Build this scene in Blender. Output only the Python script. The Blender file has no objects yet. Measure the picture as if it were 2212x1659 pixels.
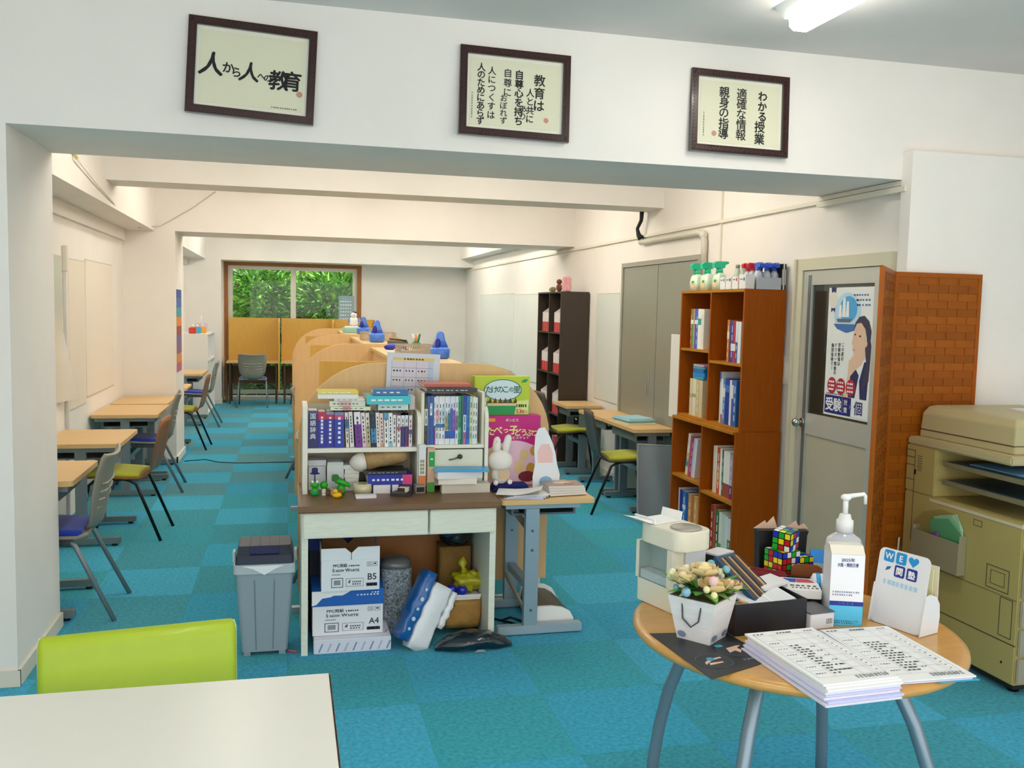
import bpy, bmesh, math, random
from mathutils import Vector, Matrix
random.seed(11)
D = bpy.data
SC = bpy.context.scene
COL = SC.collection
R = math.radians

# ------------------------------------------------------------ camera
YAW, PIT, ROL = R(13.808), R(4.642), R(-1.2569)
f_ = Vector((math.sin(YAW)*math.cos(PIT), math.cos(YAW)*math.cos(PIT), -math.sin(PIT)))
r_ = Vector((math.cos(YAW), -math.sin(YAW), 0))
d_ = f_.cross(r_)
r2 = math.cos(ROL)*r_ + math.sin(ROL)*d_
d2 = -math.sin(ROL)*r_ + math.cos(ROL)*d_
cd = D.cameras.new('camera')
cam = D.objects.new('camera', cd)
COL.objects.link(cam)
M = Matrix((r2, -d2, -f_)).transposed().to_4x4()
M.translation = (0, 0, 1.65)
cam.matrix_world = M
cd.sensor_width = 36
cd.lens = 1974.4/2212*36
cd.clip_start = 0.05
SC.camera = cam

# ------------------------------------------------------------ world, sun, exposure
w = D.worlds.new('sky')
SC.world = w
w.use_nodes = True
bg = w.node_tree.nodes['Background']
bg.inputs[0].default_value = (1.0, 0.95, 0.90, 1)
bg.inputs[1].default_value = 2.35
sd = D.lights.new('sun', 'SUN')
sd.energy = 5.0
sd.angle = R(3)
sd.color = (1, .96, .88)
sun = D.objects.new('sun', sd)
COL.objects.link(sun)
sun.rotation_euler = (R(28), R(14), 0)
LAMP = 25.0          # radiance of the fluorescent diffusers in the study bays
LAMP_FRONT = 26.0
LAMP_FAR = 44.0
vs = SC.view_settings
vs.view_transform = 'Standard'
vs.look = 'None'
vs.gamma = 1
vs.use_curve_mapping = False
vs.exposure = 0.0

# ------------------------------------------------------------ helpers: colour + materials
def lin(c):
    return c/12.92 if c <= .04045 else ((c+.055)/1.055)**2.4
def S(h, a=1):
    h = h.lstrip('#')
    return tuple(lin(int(h[i:i+2], 16)/255) for i in (0, 2, 4)) + (a,)
MATS = {}
def mat(col, rough=.5, metal=0, var=0, scale=30, bump=0, bscale=None, alpha=None, coat=0, stretch=None, emit=0, sheen=0, trans=0, spec=None):
    key = (col, rough, metal, var, scale, bump, bscale, alpha, coat, stretch, emit, sheen, trans, spec)
    if key in MATS:
        return MATS[key]
    m = D.materials.new('paint_' + col.strip('#'))
    m.use_nodes = True
    nt = m.node_tree
    b = nt.nodes['Principled BSDF']
    c = S(col)
    b.inputs['Base Color'].default_value = c
    b.inputs['Roughness'].default_value = rough
    b.inputs['Metallic'].default_value = metal
    if coat:
        b.inputs['Coat Weight'].default_value = coat
        b.inputs['Coat Roughness'].default_value = .08
    if spec is not None:
        b.inputs['Specular IOR Level'].default_value = spec
    if alpha is not None:
        b.inputs['Alpha'].default_value = alpha
    if trans:
        b.inputs['Transmission Weight'].default_value = trans
    if sheen:
        b.inputs['Sheen Weight'].default_value = sheen
    if emit:
        b.inputs['Emission Color'].default_value = c
        b.inputs['Emission Strength'].default_value = emit
    if var or bump:
        tc = nt.nodes.new('ShaderNodeTexCoord')
        src = tc.outputs['Object']
        if stretch:
            mp = nt.nodes.new('ShaderNodeMapping')
            mp.inputs['Scale'].default_value = stretch
            nt.links.new(src, mp.inputs[0])
            src = mp.outputs[0]
        n = nt.nodes.new('ShaderNodeTexNoise')
        n.inputs['Scale'].default_value = scale
        n.inputs['Detail'].default_value = 5
        nt.links.new(src, n.inputs['Vector'])
        if var:
            mr = nt.nodes.new('ShaderNodeMapRange')
            mr.inputs['From Min'].default_value = .3
            mr.inputs['From Max'].default_value = .7
            mr.inputs['To Min'].default_value = 1-var
            mr.inputs['To Max'].default_value = 1+var
            nt.links.new(n.outputs['Fac'], mr.inputs['Value'])
            mx = nt.nodes.new('ShaderNodeVectorMath')
            mx.operation = 'SCALE'
            mx.inputs[0].default_value = c[:3]
            nt.links.new(mr.outputs[0], mx.inputs['Scale'])
            nt.links.new(mx.outputs[0], b.inputs['Base Color'])
        if bump:
            n2 = n
            if bscale:
                n2 = nt.nodes.new('ShaderNodeTexNoise')
                n2.inputs['Scale'].default_value = bscale
                nt.links.new(src, n2.inputs['Vector'])
            bp = nt.nodes.new('ShaderNodeBump')
            bp.inputs['Strength'].default_value = bump
            bp.inputs['Distance'].default_value = .01
            nt.links.new(n2.outputs['Fac'], bp.inputs['Height'])
            nt.links.new(bp.outputs[0], b.inputs['Normal'])
    MATS[key] = m
    return m

def glass_mat(name, tint, gloss=.07, rough=.02):
    m = D.materials.new(name)
    m.use_nodes = True
    nt = m.node_tree
    nt.nodes.remove(nt.nodes['Principled BSDF'])
    t = nt.nodes.new('ShaderNodeBsdfTransparent')
    t.inputs[0].default_value = tint
    g = nt.nodes.new('ShaderNodeBsdfGlossy')
    g.inputs['Roughness'].default_value = rough
    mx = nt.nodes.new('ShaderNodeMixShader')
    mx.inputs[0].default_value = gloss
    nt.links.new(t.outputs[0], mx.inputs[1])
    nt.links.new(g.outputs[0], mx.inputs[2])
    nt.links.new(mx.outputs[0], nt.nodes['Material Output'].inputs[0])
    return m

WALL = mat('#F0EAE3', .8, var=.02, scale=3, bump=.03, bscale=180)
CEIL = mat('#E6DFDA', .85, var=.02, scale=4)
CREAM = mat('#E9E4D2', .6)
WHITE = mat('#F4F4F2', .5)
PAPER = mat('#F3F2F0', .8)
BLACK = mat('#0C0C10', .45)
INK = mat('#15161A', .7)
GREY = mat('#8C8F8C', .45)
STEEL = mat('#7F8C92', .38, .35)
STEELB = mat('#8FA6B4', .4, .2)
CHROME = mat('#C8CACA', .18, 1)
DESKWOOD = mat('#DDB77E', .42, var=.05, scale=6, stretch=(1, 12, 8))
CARRELWOOD = mat('#DDB780', .45, var=.05, scale=5, stretch=(10, 10, 1))
YELWOOD = mat('#D9AC4F', .45, var=.05, scale=5, stretch=(10, 10, 1))
BROWNWOOD = mat('#A04E04', .45, var=.10, scale=8, stretch=(8, 8, .7), spec=.2)
BROWNEDGE = mat('#B0741C', .45, var=.06, scale=8, spec=.2)
DARKWOOD = mat('#372B20', .45, var=.10, scale=8, stretch=(8, 8, .7))
DARKIN = mat('#1E1712', .55)

# ------------------------------------------------------------ helpers: geometry
class MB:
    def __init__(s):
        s.v, s.f, s.m, s.s = [], [], [], []
    def add(s, vs, fs, mi=0, sm=False, X=None):
        o = len(s.v)
        for p in vs:
            p = Vector(p)
            s.v.append(X @ p if X is not None else p)
        for f in fs:
            s.f.append([i+o for i in f])
            s.m.append(mi)
            s.s.append(sm)
        return s
    def box(s, x0, x1, y0, y1, z0, z1, mi=0, X=None):
        v = [(x, y, z) for z in (z0, z1) for y in (y0, y1) for x in (x0, x1)]
        return s.add(v, [(0, 2, 3, 1), (4, 5, 7, 6), (0, 1, 5, 4), (2, 6, 7, 3), (0, 4, 6, 2), (1, 3, 7, 5)], mi, False, X)
    def bar(s, p0, p1, w, h, mi=0, up=(0, 0, 1)):
        p0, p1 = Vector(p0), Vector(p1)
        d = p1-p0
        L = d.length
        d.normalize()
        u = Vector(up)
        if abs(d.dot(u)) > .98:
            u = Vector((0, 1, 0))
        r = d.cross(u).normalized()
        u = r.cross(d)
        X = Matrix((r, d, u)).transposed().to_4x4()
        X.translation = p0
        return s.box(-w/2, w/2, 0, L, -h/2, h/2, mi, X)
    def cyl(s, p0, p1, r0, r1=None, n=14, mi=0, sm=True):
        r1 = r0 if r1 is None else r1
        return s.sweep([p0, p1], [r0, r1], n, mi, sm)
    def sweep(s, pts, rad, n=10, mi=0, sm=True, cap=True):
        pts = [Vector(p) for p in pts]
        if not isinstance(rad, (list, tuple)):
            rad = [rad]*len(pts)
        rings = []
        ref = None
        for i, p in enumerate(pts):
            a = pts[max(0, i-1)]
            b = pts[min(len(pts)-1, i+1)]
            t = (b-a).normalized()
            if ref is None:
                ref = Vector((0, 0, 1)) if abs(t.z) < .9 else Vector((0, 1, 0))
            r = t.cross(ref)
            if r.length < 1e-4:
                r = t.cross(Vector((1, 0, 0)))
            r.normalize()
            u = r.cross(t)
            ref = u
            rings.append([p + rad[i]*(math.cos(2*math.pi*k/n)*r + math.sin(2*math.pi*k/n)*u) for k in range(n)])
        return s.loft(rings, mi, sm, cap)
    def loft(s, rings, mi=0, sm=True, cap=True, closed=True):
        o = len(s.v)
        n = len(rings[0])
        for r in rings:
            s.v += [Vector(p) for p in r]
        for i in range(len(rings)-1):
            for k in range(n if closed else n-1):
                a = o+i*n+k
                b = o+i*n+(k+1) % n
                s.f.append([a, b, b+n, a+n])
                s.m.append(mi)
                s.s.append(sm)
        if cap:
            s.f.append([o+k for k in reversed(range(n))])
            s.f.append([o+(len(rings)-1)*n+k for k in range(n)])
            s.m += [mi]*2
            s.s += [False]*2
        return s
    def lathe(s, prof, c=(0, 0, 0), n=20, mi=0, sm=True, sx=1, sy=1):
        rings = [[(c[0]+sx*r*math.cos(2*math.pi*k/n), c[1]+sy*r*math.sin(2*math.pi*k/n), c[2]+z) for k in range(n)] for r, z in prof]
        return s.loft(rings, mi, sm)
    def ball(s, c, r, n=12, mi=0):
        rx, ry, rz = (r, r, r) if not isinstance(r, (tuple, list)) else r
        m = n//2
        prof = [(math.sin(math.pi*(i+.02)/(m+.04)), -math.cos(math.pi*(i+.02)/(m+.04))) for i in range(m+1)]
        rings = [[(c[0]+rx*a*math.cos(2*math.pi*k/n), c[1]+ry*a*math.sin(2*math.pi*k/n), c[2]+rz*b) for k in range(n)] for a, b in prof]
        return s.loft(rings, mi, True)
    def prism(s, poly, lo, hi, axis='y', mi=0, sm=False):
        def P(a, b, t):
            return {'x': (t, a, b), 'y': (a, t, b), 'z': (a, b, t)}[axis]
        return s.loft([[P(a, b, lo) for a, b in poly], [P(a, b, hi) for a, b in poly]], mi, sm)
    def flat(s, poly, X, mi=0, h=0):
        return s.add([(a, b, h) for a, b in poly], [list(range(len(poly)))], mi, False, X)
    def rect(s, u0, u1, v0, v1, X, mi=0, h=0):
        return s.flat([(u0, v0), (u1, v0), (u1, v1), (u0, v1)], X, mi, h)
    def mesh(s, name, mats, bevel=0, seg=2, fix=True):
        me = D.meshes.new(name)
        me.from_pydata([tuple(p) for p in s.v], [], s.f)
        for m in mats if isinstance(mats, (list, tuple)) else [mats]:
            me.materials.append(m)
        me.polygons.foreach_set('material_index', s.m)
        me.polygons.foreach_set('use_smooth', s.s)
        if bevel or fix:
            bm = bmesh.new()
            bm.from_mesh(me)
            if fix and any(len(f) for f in s.f):
                bmesh.ops.recalc_face_normals(bm, faces=bm.faces)
            if bevel:
                bmesh.ops.bevel(bm, geom=list(bm.edges), offset=bevel, segments=seg, affect='EDGES', clamp_overlap=True)
            bm.to_mesh(me)
            bm.free()
        return me
    def build(s, name, mats, parent=None, bevel=0, seg=2, fix=True, loc=None, rot=None):
        o = D.objects.new(name, s.mesh(name, mats, bevel, seg, fix))
        COL.objects.link(o)
        if parent is not None:
            o.parent = parent
        if loc is not None:
            o.location = loc
        if rot is not None:
            o.rotation_euler = rot
        return o

def tag(o, label=None, cat=None, group=None, kind=None):
    if label: o['label'] = label
    if cat: o['category'] = cat
    if group: o['group'] = group
    if kind: o['kind'] = kind
    return o
def thing(name, label, cat, loc=(0, 0, 0), rz=0, group=None, rot=None):
    o = D.objects.new(name, None)
    o.empty_display_size = .1
    COL.objects.link(o)
    o.location = loc
    o.rotation_euler = rot if rot is not None else (0, 0, rz)
    return tag(o, label, cat, group)
def copy_tree(o, parent=None):
    c = o.copy()
    COL.objects.link(c)
    c.parent = parent
    for ch in [x for x in D.objects if x.parent == o]:
        copy_tree(ch, c)
    return c
def struct(name, mb, m, parent=None, **k):
    o = mb.build(name, m, parent, **k)
    if parent is None:
        o['kind'] = 'structure'
    return o
def frame(o, right, up):
    r, u = Vector(right).normalized(), Vector(up).normalized()
    X = Matrix((r, u, r.cross(u))).transposed().to_4x4()
    X.translation = Vector(o)
    return X
def FY(x, y, z):      # print facing -y
    return frame((x, y, z), (1, 0, 0), (0, 0, 1))
def FX(x, y, z):      # print facing -x
    return frame((x, y, z), (0, -1, 0), (0, 0, 1))
def FXp(x, y, z):     # print facing +x
    return frame((x, y, z), (0, 1, 0), (0, 0, 1))
def FZ(x, y, z, a=0):
    return frame((x, y, z), (math.cos(a), math.sin(a), 0), (-math.sin(a), math.cos(a), 0))
def circ(u, v, r, n=20, ry=None):
    ry = r if ry is None else ry
    return [(u+r*math.cos(2*math.pi*k/n), v+ry*math.sin(2*math.pi*k/n)) for k in range(n)]
def rrect(u0, u1, v0, v1, r, n=4):
    out = []
    for cx, cy, a0 in ((u1-r, v1-r, 0), (u0+r, v1-r, 90), (u0+r, v0+r, 180), (u1-r, v0+r, 270)):
        for k in range(n+1):
            a = R(a0+90*k/n)
            out.append((cx+r*math.cos(a), cy+r*math.sin(a)))
    return out

GL = {}
def glyph(s, off=0.0):
    if (s, off) not in GL:
        cu = D.curves.new('t', 'FONT')
        cu.body = s
        cu.size = 1
        cu.offset = off
        cu.resolution_u = 3
        o = D.objects.new('t', cu)
        COL.objects.link(o)
        dg = bpy.context.evaluated_depsgraph_get()
        me = D.meshes.new_from_object(o.evaluated_get(dg))
        vs = [tuple(p.co) for p in me.vertices]
        fs = [list(p.vertices) for p in me.polygons]
        D.objects.remove(o)
        D.curves.remove(cu)
        D.meshes.remove(me)
        if vs:
            cx = (min(p[0] for p in vs)+max(p[0] for p in vs))/2
            cy = (min(p[1] for p in vs)+max(p[1] for p in vs))/2
            wd = max(p[0] for p in vs)-min(p[0] for p in vs)
            vs = [(p[0]-cx, p[1]-cy) for p in vs]
        else:
            wd = 0
        GL[(s, off)] = (vs, fs, wd)
    return GL[(s, off)]
def put_text(mb, s, u, v, size, X, mi=0, off=.0, sx=1, shear=0, width=None, align='c', h=.0):
    vs, fs, wd = glyph(s)
    k = size*sx
    if width:
        k = width/max(wd, 1e-6)
    du = 0 if align == 'c' else (wd*k/2 if align == 'l' else -wd*k/2)
    e = off*size*.8
    for i, (a, b) in enumerate(((0, 0),) if not off else ((0, 0), (e, 0), (-e, 0), (0, e), (0, -e))):
        mb.add([(u+du+a+p[0]*k+shear*p[1]*size, v+b+p[1]*size, h+.0002*i) for p in vs], fs, mi, False, X)
def vtext(mb, s, u, v, size, X, step=None, mi=0, off=0, sx=1, shear=0):
    step = step or size*1.02
    for i, ch in enumerate(s):
        put_text(mb, ch, u, v-i*step, size, X, mi, off, sx, shear)
def dashes(mb, u0, u1, v, h, X, mi=0, n=6, fill=.7, vert=False, seed=1):
    rr = random.Random(seed)
    st = (u1-u0)/n
    for k in range(n):
        a = u0+k*st
        b = a+st*fill*rr.uniform(.6, 1.1)
        if vert:
            mb.rect(v-h/2, v+h/2, a, b, X, mi)
        else:
            mb.rect(a, b, v-h/2, v+h/2, X, mi)
def pr(mb, name, mats, parent):      # flat print: too fine to pick apart
    return tag(mb.build(name, mats, parent, fix=False), kind='stuff')
# ============================================================ THE SETTING
XL, XR = -1.615, 3.116
ZB, ZC = 2.363, 2.95
# floor slab with carpet tiles laid on it
CARP = {}
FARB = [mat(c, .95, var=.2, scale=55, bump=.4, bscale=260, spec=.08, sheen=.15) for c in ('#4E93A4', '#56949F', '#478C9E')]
for k, (nm, cols) in enumerate((('a', ('#30A6C8', '#2A9EC2', '#3AACCE')), ('b', ('#2E9DB2', '#3498AC', '#2EA3B6')))):
    CARP[nm] = [mat(c, .95, var=.24, scale=55, bump=.4, bscale=260, spec=.08, sheen=.15) for c in cols]
floor = struct('floor', MB().box(-2.9, 5.0, -1.6, 17.0, -.12, -.006), mat('#1F7F98', .95))
tw, td, tx0, ty0 = .532, .560, 0.0, 9.842
tile_me = {}
for nm in 'ab':
    for k in range(3):
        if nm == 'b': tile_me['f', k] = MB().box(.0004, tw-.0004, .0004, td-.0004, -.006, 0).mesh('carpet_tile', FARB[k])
        tile_me[nm, k] = MB().box(.0004, tw-.0004, .0004, td-.0004, -.006, 0).mesh('carpet_tile', CARP[nm][k])
cells = []
for i in range(-6, 10):
    for j in range(-21, 12):
        x, y = tx0+i*tw, ty0+j*td
        if x > 4.9 or x+tw < -2.8 or y > 16.3 or y < -1.5:
            continue
        if y > 4.7 and (x+tw < XL or x > XR):
            continue
        cells.append((i, j, x, y))
def in_view(c):
    p = Vector((c[2]+tw/2, c[3]+td/2, 0)) - Vector((0, 0, 1.65))
    z = p.dot(f_)
    if z < .5: return False
    u, v = p.dot(r2)/z*1974.4, p.dot(d2)/z*1974.4
    return abs(u) < 1280 and -900 < v < 1100
seen = sorted([c for c in cells if in_view(c)], key=lambda c: c[3])
for c in seen[:300]:
    i, j, x, y = c
    rr = random.Random(i*97+j)
    nm = 'ab'[(i+j) % 2]
    if rr.random() < .05: nm = 'ab'[(i+j+1) % 2]
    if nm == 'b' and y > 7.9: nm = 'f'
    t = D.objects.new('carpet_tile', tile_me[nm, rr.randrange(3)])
    COL.objects.link(t)
    t.parent = floor
    t.location = (x, y, 0)
mb = MB()
for c in [c for c in cells if c not in seen[:300]]:
    mb.box(c[2]+.001, c[2]+tw-.001, c[3]+.001, c[3]+td-.001, -.006, 0, (c[0]+c[1]) % 2)
if mb.v:
    tag(mb.build('carpet_tile_field', [CARP['a'][0], CARP['b'][0]], floor), kind='stuff')

struct('ceiling', MB().box(-2.9, 5.0, -1.6, 16.75, ZC, ZC+.15), CEIL)
struct('wall_left', MB().box(XL-.12, XL, 4.93, 16.5, 0, ZC), WALL)
struct('wall_right', MB().box(XR, XR+.12, 4.3, 16.5, 0, ZC), WALL)
struct('wall_outer_left', MB().box(-2.95, -2.8, -1.6, 4.2, 0, ZC), WALL)
struct('wall_outer_right', MB().box(4.9, 5.05, -1.6, 4.2, 0, ZC), WALL)
struct('wall_front', MB().box(-2.8, -1.12, 4.18, 4.93, 0, ZC).box(-1.12, XR, 4.18, 4.94, ZB, ZC).box(XR, 5.0, 4.18, 4.30, 0, ZC), WALL)
struct('wall_partition', MB().box(3.075, 5.0, 4.10, 4.18, 0, 2.50), WALL)
# beams, columns and soffits of the study bays
struct('ceiling_beam', MB().box(-1.5, XR, 7.38, 7.76, 2.545, ZC), WALL)
struct('ceiling_beam', MB().box(XL, XR, 9.88, 10.60, 2.368, ZC), WALL)
struct('ceiling_beam', MB().box(XL, XR, 15.72, 16.35, 2.363, ZC), WALL)
struct('column', MB().box(XL, -1.115, 9.88, 10.60, 0, 2.368), WALL)
struct('column', MB().box(XL, -1.07, 15.72, 16.35, 0, 2.363), WALL)
struct('soffit', MB().box(XL, -1.31, 4.93, 9.88, 2.365, ZC), WALL)
struct('soffit', MB().box(XL, -1.305, 10.60, 15.72, 2.365, ZC), WALL)
struct('soffit', MB().box(2.90, XR, 10.60, 15.72, 2.50, ZC), WALL)
trims = [MB().box(XL, XL+.03, 4.93, 9.88, 2.255, 2.364), MB().box(XL, XL+.03, 10.6, 15.72, 2.255, 2.364)]
for k, t in enumerate(trims): struct('trim_%d' % (k+1), t, WALL)
# baseboards
BB = mat('#E2DDCB', .5)
struct('baseboard_left', MB().box(-1.12, -1.108, 4.17, 4.94, 0, .07).box(-2.8, -1.108, 4.168, 4.18, 0, .07), BB)
struct('baseboard_column', MB().box(-1.115, -1.10, 9.868, 10.612, 0, .065).box(XL, -1.10, 9.868, 9.88, 0, .065), mat('#F3F1EA', .4))
struct('baseboard_back', MB().box(-1.07, -1.058, 15.71, 16.35, 0, .06).box(XL, -1.058, 15.708, 15.72, 0, .06), BB)
struct('baseboard_right', MB().box(XR-.012, XR, 8.30, 16.35, 0, .07).box(XR-.012, XR, 5.2, 6.55, 0, .07), BB)
# cable ducts and moulding along the right wall
DUCT = mat('#E4DFD0', .5)
struct('trim_3', MB().box(XR-.022, XR, 4.95, 16.34, 2.322, 2.345), DUCT)
struct('trim_4', MB().box(XR-.05, XR, 4.14, 4.95, 2.30, 2.330).box(XR-.04, XR, 4.16, 4.95, 2.335, 2.36), DUCT)
struct('trim_5', MB().box(XR-.014, XR, 6.26, 6.28, 1.2, 2.62).box(XR-.014, XR, 5.0, 6.26, 2.61, 2.63), DUCT)
# conduit pipe over the steel doors and the black cable bundle that drops into it
pipe = thing('conduit_pipe', 'pale grey bent conduit pipe above the steel double door', 'pipe')
MB().sweep([(3.085, 7.83, 2.345), (3.085, 7.80, 2.29), (3.085, 7.74, 2.28), (3.085, 6.60, 2.275), (3.085, 6.53, 2.26), (3.085, 6.50, 2.21), (3.085, 6.50, 2.0)], .024, 10).build('pipe_run', mat('#D6D0C0', .5), pipe)
for y, z in ((6.52, 2.255), (7.79, 2.285)):
    MB().ball((3.085, y, z), .034, 10).build('elbow', mat('#DAD5C8', .5), pipe)
tag(MB().sweep([(3.06, 7.74, 2.55), (3.06, 7.75, 2.47), (3.045, 7.80, 2.40), (3.06, 7.80, 2.345), (3.075, 7.77, 2.31)], [.022, .018, .016, .022, .03], 8).build('cable_bundle', BLACK), 'black cable bundle hanging from the beam to the pale pipe', 'cable')

# ---- tall window with timber surround in the back wall
WX0, WX1, WZ0, WZ1, WY = -1.02, 1.20, .10, 2.335, 16.36
struct('wall_back', MB().box(XL-.1, WX0-.04, 16.35, 16.5, 0, ZC).box(WX1+.05, XR+.1, 16.35, 16.5, 0, ZC).box(WX0-.04, WX1+.05, 16.35, 16.5, WZ1+.03, ZC).box(WX0-.04, WX1+.05, 16.35, 16.5, 0, .06), WALL)
win = thing('window_1', 'wide sliding window with timber surround at the back wall', 'window', (0, WY, 0))
win['kind'] = 'structure'
WT = mat('#9A6128', .45, var=.12, scale=8, stretch=(6, 6, 1))
MB().box(WX0-.04, WX0+.02, -.02, .12, .06, WZ1-.03).box(WX1-.02, WX1+.05, -.02, .12, .06, WZ1-.03).box(WX0-.04, WX1+.05, -.02, .12, WZ1-.03, WZ1+.03).build('window_frame', WT, win)
SASH = mat('#D9D6CC', .4, .3)
GLASS = glass_mat('window_glass', (.97, 1, .98, 1), .02)
xm = .085
for a, b, dy in ((WX0+.02, xm+.03, .05), (xm-.03, WX1-.02, .085)):
    s_ = MB()
    s_.box(a, a+.075, dy, dy+.03, .1, WZ1-.03).box(b-.075, b, dy, dy+.03, .1, WZ1-.03).box(a+.075, b-.075, dy, dy+.03, WZ1-.09, WZ1-.03).box(a+.075, b-.075, dy, dy+.03, .1, .17)
    so = s_.build('sash', SASH, win)
    MB().box(a+.075, b-.075, dy+.012, dy+.018, .17, WZ1-.09).build('pane', GLASS, so)
sg = MB()
X = FY(.86, -.006, 1.3)
sg.rect(0, .27, 0, .53, X)
o = tag(sg.build('window_notice', mat('#A9C4D8', .6, alpha=.75), None, loc=(0, WY+.075, 0)), 'bluish see-through notice stuck to the lower right of the window', 'notice')
lt = MB()
for k in range(7):
    dashes(lt, .03, .24, .07+.06*k, .022, FY(.86, -.009, 1.3), 0, 5, .7, seed=k)
tag(lt.build('lettering', mat('#E8F2FA', .6), o), kind='stuff')

# ---- aluminium door with dark glass in the right wall
door = thing('door_1', 'aluminium door with dark upper glass in the right wall', 'door', (XR, 0, 0))
door['kind'] = 'structure'
DF = mat('#D8D2B8', .45)
AL = mat('#C9C9C0', .38, .35)
MB().box(-.035, 0, 5.09, 5.165, 0, 1.93).box(-.035, 0, 4.235, 4.30, 0, 1.93).box(-.035, 0, 4.235, 5.165, 1.93, 2.0).box(-.05, -.0352, 5.15, 5.17, 0, 2.0).build('door_frame', DF, door)
lf = MB()
lf.box(-.025, .0, 4.99, 5.085, .01, 1.925).box(-.025, .0, 4.305, 4.38, .01, 1.925).box(-.025, .0, 4.38, 4.99, 1.84, 1.925).box(-.025, .0, 4.38, 4.99, .93, 1.06).box(-.025, .0, 4.38, 4.99, .01, .12)
leaf = lf.build('door_leaf', AL, door)
MB().box(-.014, -.009, 4.38, 4.99, 1.06, 1.84).build('glass_pane', mat('#2A302A', .08, spec=.6), leaf)
MB().box(-.016, -.008, 4.38, 4.99, .12, .93).build('lower_panel', mat('#B9B09A', .45, var=.03, scale=5), leaf)
kn2 = MB().cyl((-.0252, 5.035, .995), (-.031, 5.035, .995), .028).cyl((-.031, 5.035, .995), (-.055, 5.035, .995), .012).ball((-.065, 5.035, .995), (.026, .028, .028), 14)
kn2.build('door_knob', CHROME, leaf)
MB().box(-.029, -.0252, 5.0, 5.03, .1, 1.9).build('edge_strip', mat('#8A9696', .3, .6), leaf)

# ---- steel double door further back
d2o = thing('door_2', 'tall grey steel double door in the right wall', 'door', (XR, 0, 0))
d2o['kind'] = 'structure'
SD = mat('#9A9B8E', .32, .25, var=.03, scale=2)
MB().box(-.03, 0, 6.56, 6.60, 0, 2.07).box(-.03, 0, 8.24, 8.28, 0, 2.07).box(-.03, 0, 6.56, 8.28, 2.07, 2.11).build('door_frame', mat('#A6A596', .4, .2), d2o)
for a, b in ((6.605, 7.405), (7.415, 8.235)):
    lf = MB().box(-.018, 0, a, b, .01, 2.065).build('door_leaf', SD, d2o)
MB().box(-.032, -.018, 7.53, 7.55, .92, 1.12).build('pull_handle', CHROME, d2o, bevel=.003)
# light switch
sw = thing('light_switch', 'small white light switch plate beside the door frame', 'switch', (XR, 5.26, 1.30))
MB().box(-.012, 0, -.045, .045, -.09, .09).build('plate', mat('#EDEAE0', .4), sw, bevel=.003)
MB().box(-.018, -.012, -.02, .02, -.05, .05).build('rocker', mat('#F5F3EC', .3), sw, bevel=.002)

# ---- ceiling lights (the study bays' are hidden behind the beams)
FIX = mat('#F1F1EC', .5)
def ceiling_light(x, y, rz, label, power, col, group=None):
    t = thing('ceiling_light', label, 'light', (x, y, ZC), rz, group)
    MB().prism([(-.11, 0), (.11, 0), (.06, -.045), (-.06, -.045)], -.63, .63, 'y').build('housing', FIX, t)
    e = D.materials.new('lit_diffuser')
    e.use_nodes = True
    b = e.node_tree.nodes['Principled BSDF']
    b.inputs['Base Color'].default_value = (.9, .9, .88, 1)
    b.inputs['Emission Color'].default_value = col
    b.inputs['Emission Strength'].default_value = power
    MB().prism([(-.055, -.046), (.055, -.046), (.05, -.085), (.03, -.10), (-.03, -.10), (-.05, -.085)], -.60, .60, 'y').build('diffuser', e, t)
    return t
WARM, NEUT = (1, .95, .83, 1), (1, .94, .85, 1)
ceiling_light(2.10, 2.98, 0, 'lit tube light on the ceiling of the front room', LAMP_FRONT, NEUT)
ceiling_light(.15, 1.2, 0, 'ceiling tube light above the white table', LAMP_FRONT, NEUT)
names = ['over the left desks of the near bay', 'over the middle of the near bay', 'over the steel double door side of the near bay']
for x, nm in zip((-.35, .9, 2.05), names):
    ceiling_light(x, 6.0, 0, 'ceiling tube light ' + nm, LAMP, WARM, 'ceiling lights of the study room')
for x, nm in zip((-.35, .9, 2.05), ['left', 'middle', 'right']):
    ceiling_light(x, 8.6, 0, 'ceiling tube light on the %s of the middle bay' % nm, LAMP, WARM, 'ceiling lights of the study room')
for y, nm in ((11.6, 'front'), (14.2, 'window')):
    for x, sd_ in ((-.1, 'left'), (2.0, 'right')):
        ceiling_light(x, y, 0, 'ceiling tube light at the %s %s of the far bay' % (nm, sd_), LAMP_FAR, WARM, 'ceiling lights of the study room')

# small yellowish detector and the loose cords by the left soffit
tag(MB().box(-1.31, -1.28, 6.25, 6.33, 2.56, 2.70).cyl((-1.295, 6.29, 2.56), (-1.285, 6.30, 2.53), .012).build('junction_box', mat('#E6D9A8', .5), bevel=.006), 'small yellowish junction box high on the left soffit', 'box')
tag(MB().sweep([(-1.285, 6.3, 2.53), (-1.29, 6.9, 2.46), (-1.30, 7.6, 2.40), (-1.36, 8.3, 2.36)], .006, 6).build('hanging_cord', mat('#EDEADF', .5)), 'thin white cord sloping down the left soffit', 'cord')
tag(MB().sweep([(-1.40, 9.5, 2.362), (-1.25, 9.85, 2.41), (-.95, 9.87, 2.60), (-.72, 9.87, 2.78)], .007, 6).build('diagonal_cord', mat('#CFC6B0', .5)), 'thin cord running diagonally across the far beam', 'cord')

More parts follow.
